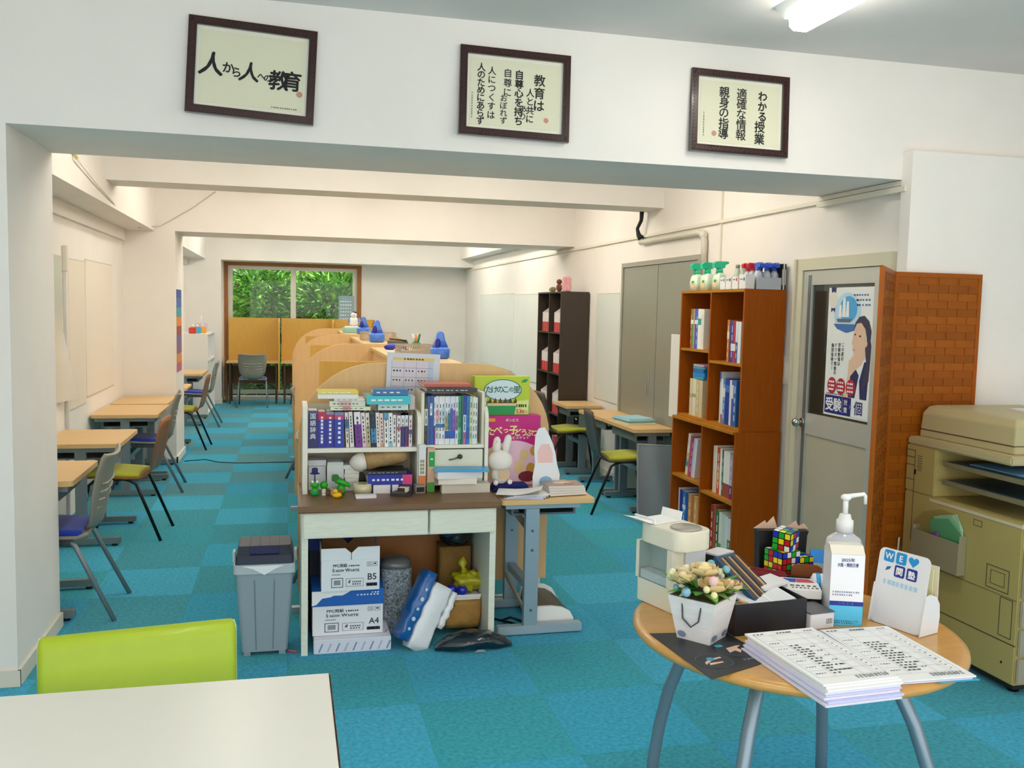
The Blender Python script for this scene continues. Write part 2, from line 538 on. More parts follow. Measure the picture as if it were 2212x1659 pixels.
# ---- planting and bank outside the window
struct('ground_outside', MB().box(-6, 8, 16.75, 24, -.6, -.1), mat('#2E3A1C', .95, var=.3, scale=6))
struct('retaining_wall', MB().box(-6, 8, 20.2, 20.8, -.3, 4.5), mat('#4F4A36', .95, var=.35, scale=5, bump=.6))
LEAFS = [mat(c, .42, var=.15, scale=3) for c in ('#5FA52C', '#7CC23F', '#3E8420', '#9AD05A', '#2F6B1C')]
def shrub(x, y, z, rx, ry, rz, n, label, seed, L=.22):
    rr = random.Random(seed)
    t = thing('shrub', label, 'shrub', (x, y, -.1), group='shrubs outside the window')
    st = MB()
    for k in range(7):
        a = rr.uniform(0, 6.28)
        p = (rx*.7*math.cos(a), ry*.7*math.sin(a), z+rz*rr.uniform(-.2, .7))
        st.sweep([(p[0]*.1, p[1]*.1, 0), (p[0]*.5, p[1]*.5, p[2]*.55), p], [.03, .02, .006], 6)
    st.build('stem', mat('#5A4A2A', .9), t)
    lv = MB()
    for k in range(n):
        while True:
            q = Vector((rr.uniform(-1, 1), rr.uniform(-1, 1), rr.uniform(-1, 1)))
            if .45 < q.length < 1: break
        c = Vector((q.x*rx, q.y*ry, z+q.z*rz))
        dr = (q+Vector((rr.uniform(-.8, .8), rr.uniform(-.8, .8), rr.uniform(-.6, .5)))).normalized()
        up = Vector((rr.uniform(-.4, .4), rr.uniform(-.4, .4), 1))
        sd_ = dr.cross(up).normalized()
        nn = sd_.cross(dr)
        l = L*rr.uniform(.6, 1.3)
        wv = l*.17
        m_ = c+dr*l*.5+nn*l*.06
        lv.add([c, m_+sd_*wv, c+dr*l-nn*l*.1, m_-sd_*wv], [(0, 1, 2), (0, 2, 3)], rr.choice((0, 0, 1, 1, 2, 3, 4)))
    tag(lv.build('foliage', LEAFS, t, fix=False), kind='stuff')
shrub(-.50, 17.9, 1.65, .62, .55, .95, 1500, 'bright green shrub outside the left window pane', 3)
shrub(.86, 18.0, 1.6, .62, .55, .85, 1500, 'bright green shrub outside the right window pane', 5)
shrub(.15, 19.3, 1.4, 1.2, .6, 1.1, 1700, 'darker low shrub behind the bright ones outside the window', 8, .2)
shrub(-1.9, 18.6, 1.4, .7, .6, 1.3, 900, 'green shrub at the left edge of the window view', 9)
shrub(2.2, 18.6, 1.3, .65, .6, 1.2, 900, 'green shrub at the right edge of the window view', 10)
shrub(.1, 17.05, .30, 1.0, .22, .40, 800, 'low weeds growing right below the window', 12, .12)
tag(MB().box(-1.25, -.62, 19.95, 20.19, 2.2, 3.0).build('outdoor_unit', mat('#9AA39A', .6), bevel=.01), 'grey boxy unit on the bank behind the shrubs', 'unit')
# ============================================================ SCHOOL DESKS
def desk(x0, x1, y0, y1, z, label, group, legs_axis='x'):
    """two-legged school desk: top, two T-legs (column + foot), under-tray, modesty bar"""
    t = thing('school_desk', label, 'desk', ((x0+x1)/2, (y0+y1)/2, 0), 0, group)
    hx, hy = (x1-x0)/2, (y1-y0)/2
    MB().prism(rrect(-hx, hx, -hy, hy, .02, 3), z-.028, z, 'z').build('tabletop', DESKWOOD, t)
    for s in (-1, 1):
        yy = s*(hy-.05)
        lg = MB().box(-.035, .035, yy-.018, yy+.018, .055, z-.06).box(-hx+.03, hx-.03, yy-.02, yy+.02, z-.06, z-.03)
        lo = lg.build('leg', STEEL, t)
        MB().box(-hx+.01, hx-.01, yy-.024, yy+.024, .015, .055).build('foot', mat('#7C8A8C', .4, .3), lo, bevel=.004)
        for e in (-1, 1):
            MB().cyl((e*(hx-.05), yy, 0), (e*(hx-.05), yy, .015), .018).build('glide', BLACK, lo)
    MB().box(-hx*.7, hx*.7, -hy+.08, hy-.08, z-.115, z-.105).box(-hx*.7, -hx*.7+.01, -hy+.08, hy-.08, z-.105, z-.028).box(hx*.7-.01, hx*.7, -hy+.08, hy-.08, z-.105, z-.07).build('under_tray', mat('#6F7A78', .5, .2), t)
    MB().box(-.02, .02, -hy+.07, hy-.07, .30, .34).build('stretcher', STEEL, t)
    return t
GL1 = 'school desks along the left wall'
desk(-1.60, -1.06, 4.97, 5.62, .735, 'wooden school desk nearest the front pillar on the left', GL1)
desk(-1.60, -1.09, 6.50, 7.25, .70, 'wooden school desk with the yellow seated chair in the near left bay', GL1)
desk(-1.60, -1.07, 8.16, 8.98, .70, 'wooden school desk behind the second blue seated chair on the left', GL1)
desk(-1.60, -1.10, 9.05, 9.84, .70, 'wooden school desk pushed against the left column', GL1)
desk(-1.60, -1.10, 10.68, 11.30, .70, 'wooden school desk just behind the left column', GL1)
desk(-1.60, -1.11, 12.85, 13.75, .70, 'wooden school desk in front of the white cube shelf', GL1)
GR1 = 'school desks along the right wall'
desk(2.71, 3.09, 8.72, 9.24, .70, 'wooden school desk beside the tall dark bookcase', GR1)
desk(2.73, 3.09, 7.68, 8.40, .70, 'wooden school desk under the steel doors, farther one', GR1)
desk(2.73, 3.09, 6.93, 7.66, .70, 'wooden school desk with a pale blue folder on it', GR1)

# ============================================================ CHAIRS
def shell(mb, prof, wid, th, mi=0, bow=0, n=9, sm=True):
    """bent sheet along a (y,z) profile; width per profile point; bow = hollow of the cross-section"""
    rings = []
    m = len(prof)
    for i, (y, z) in enumerate(prof):
        a = Vector(prof[max(0, i-1)])
        b = Vector(prof[min(m-1, i+1)])
        t = (b-a).normalized()
        nv = Vector((-t.y, t.x))
        top, bot = [], []
        for k in range(n):
            u = -1+2*k/(n-1)
            x = u*wid[i]
            o = bow*(u*u-.4)
            top.append((x, y+nv.x*(o+th/2), z+nv.y*(o+th/2)))
            bot.append((x, y+nv.x*(o-th/2), z+nv.y*(o-th/2)))
        rings.append(top+bot[::-1])
    return mb.loft(rings, mi, sm)
TAUPE = mat('#8E8A7C', .42)
BLUEF = mat('#1238B0', .9, var=.12, scale=120, sheen=.3)
YELF = mat('#B9BE2E', .85, var=.10, scale=120, sheen=.2)
PLY = mat('#8A5A30', .4, var=.08, scale=6, stretch=(1, 6, 6))
PLYD = mat('#4E3B30', .42, var=.06, scale=6)
BLKM = mat('#0E0F16', .4, .3)
def make_grey_chair():
    # local: sitter faces +y
    t = thing('study_chair', 'x', 'chair')
    sp = [(.22, .425), (.20, .445), (.10, .455), (-.05, .445), (-.15, .44), (-.20, .455)]
    shell(MB(), sp, [.19, .21, .22, .22, .21, .19], .014, bow=.01).build('seat_shell', TAUPE, t)
    shell(MB(), [(.215, .448), (.19, .463), (.08, .470), (-.06, .460), (-.15, .456), (-.17, .458)], [.17, .19, .2, .2, .19, .17], .022, bow=.008).build('seat_pad', BLUEF, t)
    bp = [(-.185, .45), (-.22, .49), (-.235, .56), (-.25, .66), (-.27, .76), (-.295, .84), (-.305, .855)]
    b = shell(MB(), bp, [.12, .16, .20, .215, .22, .215, .20], .014, bow=-.03).build('backrest', TAUPE, t)
    for k in range(4):
        z = .575+.042*k
        y = -.238-.021*k*.5
        MB().sweep([(-.15, y-.012+.012, z+.004), (-.08, y-.008, z-.004), (0, y-.004, z-.006), (.08, y-.008, z-.004), (.15, y, z+.004)], .006, 6).build('slat', mat('#A7A295', .4), b)
    for s in (-1, 1):
        MB().sweep([(s*.20, -.10, .425), (s*.21, -.14, .40), (s*.235, -.33, .0)], .0125, 10).build('leg', STEEL, t)
        MB().sweep([(s*.20, .06, .425), (s*.21, .11, .40), (s*.225, .26, .0)], .0125, 10).build('leg', STEEL, t)
        MB().box(s*.205-.012, s*.205+.012, -.13, .09, .40, .432).build('side_bracket', mat('#3A3F42', .5), t, bevel=.006)
    MB().bar((-.2, -.02, .425), (.2, -.02, .425), .03, .012).build('cross_bar', STEEL, t)
    return t
def make_ply_chair(shellmat):
    t = thing('study_chair', 'x', 'chair')
    pr_ = [(.23, .425), (.20, .445), (.10, .450), (-.06, .438), (-.15, .435), (-.20, .455), (-.225, .50), (-.245, .58), (-.265, .68), (-.285, .78), (-.295, .835)]
    shell(MB(), pr_, [.17, .20, .205, .20, .19, .185, .185, .19, .195, .185, .16], .012, bow=.008).build('bent_shell', shellmat, t)
    shell(MB(), [(.22, .443), (.19, .462), (.08, .468), (-.07, .456), (-.15, .452)], [.16, .19, .195, .19, .17], .026, bow=.006).build('seat_pad', YELF, t)
    for s in (-1, 1):
        MB().sweep([(s*.16, -.04, .425), (s*.185, -.09, .42), (s*.20, -.14, .395), (s*.22, -.30, .0)], .011, 10).build('leg', BLKM, t)
        MB().sweep([(s*.16, .08, .425), (s*.185, .13, .42), (s*.195, .17, .39), (s*.205, .23, .0)], .011, 10).build('leg', BLKM, t)
        MB().bar((s*.16, -.05, .422), (s*.16, .09, .422), .02, .016).build('side_rail', BLKM, t)
    MB().rect(-.03, .03, .76, .775, frame((0, -.288, 0), (-1, 0, 0), (0, -.15, 1))).build('back_tag', WHITE, t, fix=False)
    MB().bar((-.16, .0, .422), (.16, .0, .422), .02, .016).build('cross_bar', BLKM, t)
    return t
proto = {'g': make_grey_chair(), 'y': make_ply_chair(PLY), 'd': make_ply_chair(PLYD)}
used = set()
def chair(kind, x, y, rz, label, group):
    p = proto[kind]
    o = p if kind not in used else copy_tree(p)
    used.add(kind)
    o.location = (x, y, 0)
    o.rotation_euler = (0, 0, rz)
    o['label'] = label
    o['group'] = group
CL, CR = 'study chairs at the left desks', 'study chairs at the right desks'
W_ = R(90)      # facing the left wall
chair('g', -1.20, 5.20, W_, 'grey plastic chair with blue seat nearest the front pillar', CL)
chair('y', -1.14, 6.86, W_+R(-4), 'bent plywood chair with yellow seat in the near left bay', CL)
chair('g', -1.23, 8.52, W_+R(3), 'grey plastic chair with blue seat in front of the left column', CL)
chair('y', -1.18, 10.93, W_+R(-3), 'plywood chair with yellow seat just past the left column', CL)
chair('g', -1.22, 12.95, W_, 'grey plastic chair with blue seat by the white cube shelf', CL)
chair('d', 2.72, 7.15, R(-90-6), 'dark shell chair with yellow seat at the desk with the folder', CR)
chair('d', 2.75, 8.86, R(-90+4), 'yellow seated chair at the desk by the dark bookcase', CR)
CB = 'chairs at the window desks'
chair('g', -.555, 15.36, 0, 'grey chair with blue seat at the leftmost window desk', CB)
chair('g', .30, 15.36, R(8), 'grey chair with blue seat half hidden behind the study carrels', CB)
CC = 'chairs along the carrel island'
chair('g', .36, 5.72, R(-90), 'pale chair back peeking out behind the left end of the front desk', CC)
chair('g', .34, 9.05, R(-90-8), 'grey chair tucked in along the left side of the carrel island', CC)

# ============================================================ CARREL ISLAND
def arch(x0, x1, z0, zt, r, rz, n=10):
    p = [(x0, z0), (x1, z0)]
    for k in range(n+1):
        a = R(90*k/n)
        p.append((x1-r+r*math.cos(a), zt-rz+rz*math.sin(a)))
    for k in range(n+1):
        a = R(90+90*k/n)
        p.append((x0+r+r*math.cos(a), zt-rz+rz*math.sin(a)))
    return p
CX0, CX1 = .052, 1.425
order = ['nearest', 'second', 'third', 'fourth']
ends = [4.90, 7.42, 9.92, 12.3]
WHITEFOOT = mat('#DCE3E6', .4)
for i, y0 in enumerate(ends[:3]):
    y1 = ends[i+1]
    t = thing('study_carrel', 'light wood study carrel unit, %s from the front' % order[i], 'carrel', (0, y0, 0), 0, 'study carrels in the middle of the room')
    L = y1-y0
    MB().prism(arch(CX0, CX1, .135, 1.352, .42, .40), 0, .032, 'y').build('end_panel', CARRELWOOD, t)
    for x in (CX0+.03, CX1-.09):
        MB().box(x, x+.06, .003, .029, .015, .135).build('panel_foot', WHITEFOOT, t)
    MB().box(CX0-.03, CX1+.05, .03, .07, 0, .03).build('base_bar', mat('#AEBBC0', .4, .2), t)
    MB().box(.66, .69, .033, L-.002, .15, 1.30).build('spine_panel', CARRELWOOD, t)
    MB().box(.645, 1.02, .034, L-.003, 1.30, 1.325).build('top_shelf', mat('#E3C48C', .4, var=.04, scale=5, stretch=(8, 1, 8)), t, bevel=.003)
    for a, b, nm in ((CX0+.06, .658, 'left'), (.692, CX1-.06, 'right')):
        MB().box(a, b, .034, L-.003, .675, .70).build('desk_board', DESKWOOD, t)
    MB().prism([(.20, .705), (.655, .705), (.655, 1.285), (.20, 1.285)], L/2-.012, L/2+.012, 'y').build('divider', YELWOOD, t)
    MB().prism([(.695, .705), (1.18, .705), (1.18, 1.285), (.695, 1.285)], L/2-.012, L/2+.012, 'y').build('divider', YELWOOD, t)
t = thing('carrel_end_panel', 'arched wooden end panel at the window end of the carrels', 'panel', (0, ends[3], 0))
MB().prism(arch(CX0, CX1, .135, 1.352, .42, .40), 0, .032, 'y').build('board', CARRELWOOD, t)
for x in (CX0+.03, CX1-.09):
    MB().box(x, x+.06, .003, .029, 0, .135).build('panel_foot', WHITEFOOT, t)

# ============================================================ WINDOW DESKS
dx = [-1.0, -.125, .75, 1.5]
for i, nm in enumerate(('left', 'middle', 'right')):
    a, b = dx[i]+.012, dx[i+1]-.012
    t = thing('booth_desk', 'yellow wood booth desk under the %s part of the window' % nm, 'desk', (0, 15.6, 0), 0, 'booth desks under the window')
    MB().box(a, b, .68-.02, .68, .70, 1.42).build('back_board', YELWOOD, t)
    MB().box(a, b, .05, .655, .675, .70).build('tabletop', DESKWOOD, t)
    MB().prism([(.0, .20), (.62, .20), (.655, .45), (.655, 1.418), (.03, 1.418), (.0, 1.35)], b-.022, b, 'x').build('side_divider', YELWOOD, t)
    MB().box(a, b-.03, .58, .60, .30, .60).build('modesty_panel', mat('#6E4A1E', .5), t)
    for x in (a+.04, b-.07):
        MB().box(x, x+.03, .08, .11, 0, .674).build('leg', mat('#4A3A28', .5), t)
        MB().box(x, x+.03, .55, .578, 0, .674).build('leg', mat('#4A3A28', .5), t)
    if i == 0:
        MB().box(a-.03, a-.002, .30, .62, 0, .70).build('end_support', mat('#7A4E20', .5), t)

# ============================================================ BOOKCASES
def bookcase(name, label, x0, x1, y0, y1, z0, z1, shelves, mats, parts_mid=True, lip=0):
    """opens towards -x; two columns; shelves = (far column heights, near column heights)"""
    t = thing(name, label, 'bookcase', (0, 0, 0))
    w, e, ins = mats
    th = .018
    ym = (y0+y1)/2
    MB().box(x0, x1, y0, y0+th, z0, z1).build('side_panel', w, t)
    MB().box(x0, x1, y1-th, y1, z0, z1).build('side_panel', w, t)
    MB().box(x0+.002, x1, ym-th/2, ym+th/2, z0+th, z1-th).build('mid_panel', w, t)
    MB().box(x0-lip, x1, y0+th, y1-th, z1-th, z1-.0005).build('top_board', e, t)
    MB().box(x0, x1, y0+th, y1-th, z0, z0+th).build('bottom_board', e, t)
    MB().box(x1-.008, x1, y0+th, y1-th, z0+th, z1-th).build('back_board', ins, t)
    for (a, b), zs in zip(((ym+th/2, y1-th), (y0+th, ym-th/2)), shelves):
        for z in zs:
            MB().box(x0+.004, x1-.009, a, b, z-th, z).build('shelf', e, t)
    return t
BW = (BROWNWOOD, BROWNEDGE, mat('#6A400F', .5))
bookcase('bookcase', 'upper brown two-column bookcase standing on the lower one', 2.81, 3.10, 5.30, 6.27, .90, 1.815, ((1.40,), (1.335,)), BW)
bookcase('bookcase', 'lower brown two-column bookcase beside the door', 2.78, 3.10, 5.29, 6.28, 0, .899, ((.47,), (.435,)), BW, lip=.012)
DW = (DARKWOOD, mat('#2C221A', .45), DARKIN)
bookcase('dark_bookcase', 'tall dark brown bookcase full of white and red file boxes', 2.79, 3.10, 9.27, 10.18, 0, 1.855, ((1.42, .98, .54), (1.42, .98, .54)), DW)
# white cube shelf at the far left
t = thing('cube_shelf', 'white open cube shelf by the far left wall', 'shelf', (0, 0, 0))
WS = mat('#EFEDEA', .5)
MB().box(-1.60, -1.14, 14.0, 14.02, .0, 1.20).build('side_panel', WS, t)
MB().box(-1.60, -1.14, 15.28, 15.30, .0, 1.20).build('side_panel', WS, t)
for z in (.02, .40, .79, 1.18): MB().box(-1.60, -1.14, 14.021, 15.279, z, z+.02).build('shelf', WS, t)
MB().box(-1.60, -1.142, 14.64, 14.66, .041, 1.179).build('mid_panel', WS, t)
MB().box(-1.612, -1.602, 14.0, 15.3, .0, 1.2).build('back_board', WS, t)
# ============================================================ BOOKS
def wb(mb, name, mats, parent, **k):      # part given in world coordinates
    return mb.build(name, mats, parent, loc=tuple(-c for c in parent.location), **k)
def book(x, y, z, wd, h, dp, col, label, group, face='y', lean=0, bands=(), title=None, tcol='#F2F2F2', cat='book', name='book'):
    """upright book; spine looks along -y (face 'y') or -x (face 'x'); bands = (from, to, colour) up the spine"""
    rz = 0 if face == 'y' else R(-90)
    t = thing(name, label, cat, (x, y, z), 0, group, rot=(0, lean, rz))
    cm = mat(col, .45, coat=.15)
    b = min(.0025, wd*.15)
    MB().box(0, wd, 0, b, 0, h).box(0, b, b, dp, 0, h).box(wd-b, wd, b, dp, 0, h).build('cover', cm, t)
    MB().box(b, wd-b, b, dp-.004, .003, h-.003).build('pages', mat('#EEE8D8', .9), t)
    if bands:
        p = MB()
        ms = []
        for k, (a, c, cc) in enumerate(bands):
            p.rect(0, wd, a*h, c*h, FY(0, -.0006, 0), k)
            ms.append(mat(cc, .45))
        pr(p, 'spine_band', ms, t)
    if title:
        p = MB()
        if isinstance(title, str):
            sz = min(wd*.62, h*.85/len(title))
            vtext(p, title, wd/2, h*.93-sz/2, sz, FY(0, -.0012, 0), sz*1.12, off=.01)
        else:
            n, seed = title
            dashes(p, h*.12, h*.92, wd/2, wd*.28, FY(0, -.0012, 0), 0, n, .75, True, seed)
        pr(p, 'lettering', mat(tcol, .6), t)
    return t
def flatbook(x0, x1, y0, y1, z0, z1, col, label, group=None, rz=0, title=None, spinecol=None, bands=(), pages='#EFEADC', cat='book', name='book', tcol='#F2F2F2'):
    """book lying flat, spine towards the viewer (-y)"""
    cx, cy = (x0+x1)/2, (y0+y1)/2
    t = thing(name, label, cat, (cx, cy, z0), rz, group)
    hx, hy, h = (x1-x0)/2, (y1-y0)/2, z1-z0
    b = min(.003, h*.18)
    cm = mat(col, .4, coat=.2)
    MB().box(-hx, hx, -hy, hy, 0, b).box(-hx, hx, -hy, hy, h-b, h).box(-hx, hx, -hy, -hy+b, b, h-b).build('cover', cm, t)
    MB().box(-hx+.003, hx-.003, -hy+b, hy-.004, b, h-b).build('pages', mat(pages, .9), t)
    p, ms = MB(), []
    for k, (a, c, cc) in enumerate(bands):
        p.rect(-hx+a*2*hx, -hx+c*2*hx, 0, h, FY(0, -hy-.0006, 0), k)
        ms.append(mat(cc, .45))
    if bands: pr(p, 'spine_band', ms, t)
    if title:
        p = MB()
        dashes(p, -hx*.8, hx*.7, h/2, h*.2, FY(0, -hy-.0012, 0), 0, title, .75, seed=title)
        pr(p, 'lettering', mat(tcol, .6), t)
    return t
ORD = ['first', 'second', 'third', 'fourth', 'fifth', 'sixth', 'seventh', 'eighth', 'ninth', 'tenth', 'eleventh', 'twelfth', 'thirteenth', 'fourteenth', 'fifteenth', 'sixteenth', 'seventeenth', 'eighteenth', 'nineteenth', 'twentieth', 'twenty-first', 'twenty-second', 'twenty-third', 'twenty-fourth']

# ============================================================ FRONT DESK
WGRAIN = mat('#E6E8D8', .5, var=.06, scale=14, stretch=(1, 8, 12))
TOPBR = mat('#7A5A3C', .4, var=.08, scale=8, stretch=(1, 10, 8))
fd = thing('writing_desk', 'white desk with brown top and two drawers at the front of the carrels', 'desk', (.52, 4.28, 0))
wb(MB().prism([(4.272, .688), (4.27, .694), (4.27, .716), (4.275, .72), (4.86, .72), (4.86, .688)], .046, 1.006, 'x'), 'desktop', TOPBR, fd)
wb(MB().box(.062, .092, 4.30, 4.85, 0, .688), 'side_panel', WGRAIN, fd)
wb(MB().box(.962, .992, 4.30, 4.85, 0, .688), 'side_panel', WGRAIN, fd)
wb(MB().box(.092, .962, 4.828, 4.842, .10, .688), 'back_panel', mat('#A86C30', .5, var=.06, scale=8), fd)
wb(MB().box(.092, .962, 4.33, 4.345, .56, .688).box(.092, .962, 4.345, 4.828, .55, .56), 'drawer_case', WGRAIN, fd)
for a, b in ((.07, .653), (.663, .985)):
    wb(MB().box(a, b, 4.283, 4.2995, .566, .684), 'drawer_front', WGRAIN, fd, bevel=.004)

# ---- hutch on the desk
HW = mat('#EDEBDD', .45)
hu = thing('desktop_shelf', 'cream desktop book shelf standing on the white desk', 'shelf', (.53, 4.6, .72))
def upright(x0, x1, zt, y0=4.565):
    return MB().prism([(y0, .72), (4.85, .72), (4.85, zt), (y0+.06, zt), (y0+.035, zt-.006), (y0+.012, zt-.025), (y0, zt-.055)], x0, x1, 'x')
wb(upright(.070, .094, 1.155), 'upright', HW, hu)
wb(upright(.636, .656, 1.125), 'upright', HW, hu)
wb(upright(.985, 1.003, 1.15), 'upright', HW, hu)
wb(MB().box(.094, .636, 4.58, 4.85, .922, .944), 'shelf_board', HW, hu, bevel=.002)
wb(MB().box(.657, .984, 4.575, 4.85, .936, .954), 'shelf_board', HW, hu, bevel=.002)
wb(MB().box(.657, .672, 4.585, 4.85, .954, 1.222), 'box_side', mat('#E6E0C6', .5), hu)
wb(MB().box(.970, .984, 4.585, 4.85, .954, 1.222), 'box_side', mat('#E6E0C6', .5), hu)
wb(MB().box(.094, .984, 4.851, 4.858, .73, 1.14), 'back_sheet', mat('#DAD3BC', .6), hu)
dr = wb(MB().box(.665, .978, 4.576, 4.592, .745, .930), 'drawer_front', mat('#E4E4D0', .5), hu, bevel=.003)
MB().cyl((.856, 4.576, .895), (.856, 4.566, .895), .011).ball((.856, 4.56, .895), .013, 10).build('knob', mat('#3C4032', .5), dr)
MB().sweep([(.80, 4.573, .878), (.82, 4.572, .880), (.846, 4.566, .890)], .004, 6).build('key', mat('#6A6A50', .4, .6), dr)

# ---- books on the left shelf; px measured along the shelf
def hx_(px): return .098+(px-665)*.00232
GB = 'books standing on the desktop shelf'
LEFT = [  # px0, px1, height, colour, bands, title, lean, words
    (664, 685, .186, '#1A1E63', [(.90, 1, '#4C4A86')], '国語辞典', 0, 'thick navy dictionary'),
    (685, 702, .178, '#14209A', [(.78, 1, '#C2204E')], (8, 2), 0, 'blue dictionary with crimson top band'),
    (702, 720, .178, '#14209A', [(.80, .93, '#C2204E'), (.93, 1, '#8A93B8')], (7, 3), 0, 'blue dictionary with crimson and grey top'),
    (720, 740, .178, '#1330A8', [(.80, .92, '#C83E78'), (.92, 1, '#7C86B4')], (6, 4), 0, 'blue dictionary with pink top band'),
    (741, 748, .176, '#E6E0DA', [(.55, .8, '#2A78B8')], (5, 5), -.05, 'thin white book with blue patch'),
    (749, 758, .178, '#E8E4DE', [], (9, 6), -.06, 'thin white book with grey lettering'),
    (760, 774, .178, '#6E1A92', [(.65, 1, '#EFE8EE')], (6, 7), -.07, 'purple book with white top'),
    (775, 784, .174, '#EADFE4', [(.0, .3, '#D8BFCB')], (7, 8), -.07, 'pale pink slim book'),
    (785, 794, .172, '#E9DEC6', [(.0, .6, '#C9B98C')], (6, 9), -.06, 'beige slim book'),
    (795, 806, .172, '#1E8CC0', [(.55, 1, '#1C2A3A'), (.0, .12, '#1A2434')], (5, 10), -.06, 'black and cyan book'),
    (807, 815, .174, '#F0E4DC', [], (8, 11), -.05, 'cream book with dark lettering'),
    (816, 824, .170, '#EFD8D0', [(.0, .1, '#D69C90')], (7, 12), -.04, 'light rose book'),
    (825, 834, .172, '#F2EEE6', [(.8, 1, '#5AA0CC')], (5, 13), -.03, 'white book with sky blue top'),
    (835, 844, .172, '#E6F0F2', [(.0, .15, '#7EB8D2')], (8, 14), -.02, 'white and aqua book'),
    (845, 853, .170, '#E8E6E0', [(.95, 1, '#A03040')], (6, 15), 0, 'white book with thin maroon tip'),
    (854, 862, .170, '#F2E4E6', [(.5, .6, '#D06070'), (.94, 1, '#303A50')], (5, 16), 0, 'white book with a red square'),
    (863, 871, .170, '#16308E', [(.6, 1, '#E6EEF2'), (.94, 1, '#303A50')], (4, 17), 0, 'white topped book with blue foot'),
    (872, 879, .170, '#7C1A6E', [(.6, 1, '#E6EEF2'), (.94, 1, '#303A50')], (4, 18), 0, 'white topped book with plum foot'),
    (880, 887, .160, '#EAD9E6', [(.4, .55, '#2E6CB4')], (5, 19), 0, 'pale lilac booklet'),
]
for k, (a, b, h, c, bands, ti, le, wds) in enumerate(LEFT):
    off = h*abs(math.sin(le)) if le else 0
    book(hx_(a)+off, 4.60+.006*(k % 3), .9445, (b-a)*.00232-.0008, h, .14, c, '%s, %s from the left on the cream desktop shelf' % (wds, ORD[k]), GB, lean=le, bands=bands, title=ti, tcol='#E8ECF4' if k < 4 else '#4A4A50')
def hx2(px): return .675+(px-905)*.00228
RIGHT = [
    (905, 912, .245, '#2A2E30', [(.4, .75, '#C8CCC0')], (5, 21), 'charcoal and grey workbook'),
    (912, 917, .248, '#3A6CB8', [], (6, 22), 'blue slim workbook'),
    (917, 922, .250, '#1E58A8', [(.6, .85, '#EEF0F0')], (6, 23), 'blue workbook with white patch'),
    (922, 926, .250, '#2A68C0', [], (6, 24), 'bright blue slim workbook'),
    (926, 930, .245, '#7A3A9A', [(.4, 1, '#E8ECF4')], (5, 25), 'violet footed workbook'),
    (930, 937, .248, '#E8EAEC', [(.5, .72, '#E8B8C4'), (.35, .43, '#2A80B4')], (5, 26), 'white workbook with pink block'),
    (937, 944, .248, '#E8ECEE', [(.5, .72, '#EAC4CC'), (.35, .43, '#2A80B4')], (5, 27), 'white workbook with pink and teal blocks'),
    (944, 951, .248, '#E6ECF0', [(.5, .75, '#A8D4DE'), (.35, .43, '#306C90')], (5, 28), 'white workbook with aqua block'),
    (951, 957, .248, '#E4E8EA', [(.3, .6, '#B8AC70'), (.12, .28, '#2456B0')], (5, 29), 'white workbook with olive block'),
    (957, 963, .248, '#DDE6EE', [(.3, .65, '#2A8C94'), (.12, .28, '#2060C0')], (5, 30), 'white workbook with teal block'),
    (963, 969, .248, '#DCE2EE', [(.28, .75, '#4A62C0'), (.12, .28, '#2060C0')], (5, 31), 'white workbook with indigo block'),
    (969, 975, .248, '#DCE2EE', [(.28, .7, '#A060C0'), (.12, .28, '#2060C0')], (5, 32), 'white workbook with mauve block'),
    (975, 981, .248, '#E4E6E6', [(.3, .6, '#8A7C84')], (5, 33), 'white workbook with grey block'),
    (981, 988, .250, '#2A9A72', [(.1, .35, '#6AC0A4')], (4, 34), 'green workbook'),
    (988, 993, .252, '#1A6A5A', [], (5, 35), 'dark green slim workbook'),
    (993, 1000, .252, '#D6EAF6', [(.6, 1, '#1A48A8'), (.0, .25, '#D46AA4')], (5, 36), 'pale blue workbook with pink foot'),
    (1000, 1008, .250, '#2478CC', [(.1, .35, '#1E60B8')], (5, 37), 'medium blue workbook'),
    (1008, 1014, .248, '#CDE3B0', [(.3, .7, '#E6EFA0')], (5, 38), 'pale green workbook'),
    (1014, 1020, .245, '#E4E6DE', [], (5, 39), 'ivory workbook'),
    (1020, 1026, .240, '#D8E4EA', [], (5, 40), 'pale grey workbook'),
]
for k, (a, b, h, c, bands, ti, wds) in enumerate(RIGHT):
    book(hx2(a), 4.592+.005*(k % 2), .9545, (b-a)*.00228-.0006, h, .20, c, '%s, %s from the left in the right desktop compartment' % (wds, ORD[k]), 'workbooks in the right compartment of the desktop shelf', bands=bands, title=ti, tcol='#5A6070')
book(.9865, 4.62, 1.1505, .014, .07, .16, '#D8C0BC', 'small pinkish booklet on top of the right shelf upright', None, bands=[(.6, 1, '#5A80B0')])
# ---- stacks lying on the books
GT = 'books lying on top of the standing books'
flatbook(.205, .402, 4.60, 4.74, 1.132, 1.150, '#DDE6CC', 'pale green booklet at the bottom of the upper left stack', GT, title=6, bands=[(.3, .5, '#D98C94')], tcol='#6A7060')
flatbook(.200, .376, 4.60, 4.74, 1.151, 1.178, '#DCE0C8', 'pinkish cream book in the middle of the upper left stack', GT, title=7, bands=[(.25, .6, '#D8B4AC')], tcol='#6A5A50')
flatbook(.222, .372, 4.605, 4.735, 1.179, 1.189, '#E8E4E6', 'thin white leaflet under the yellow topped book', GT, title=4, tcol='#7A4A80')
flatbook(.145, .343, 4.60, 4.73, 1.190, 1.212, '#EDEAE4', 'white book under the yellow one on the shelf', GT, rz=R(-2))
flatbook(.140, .340, 4.60, 4.73, 1.213, 1.228, '#E9D23C', 'yellow booklet on top of the upper left stack', GT, rz=R(1), title=5, tcol='#FFFFFF')
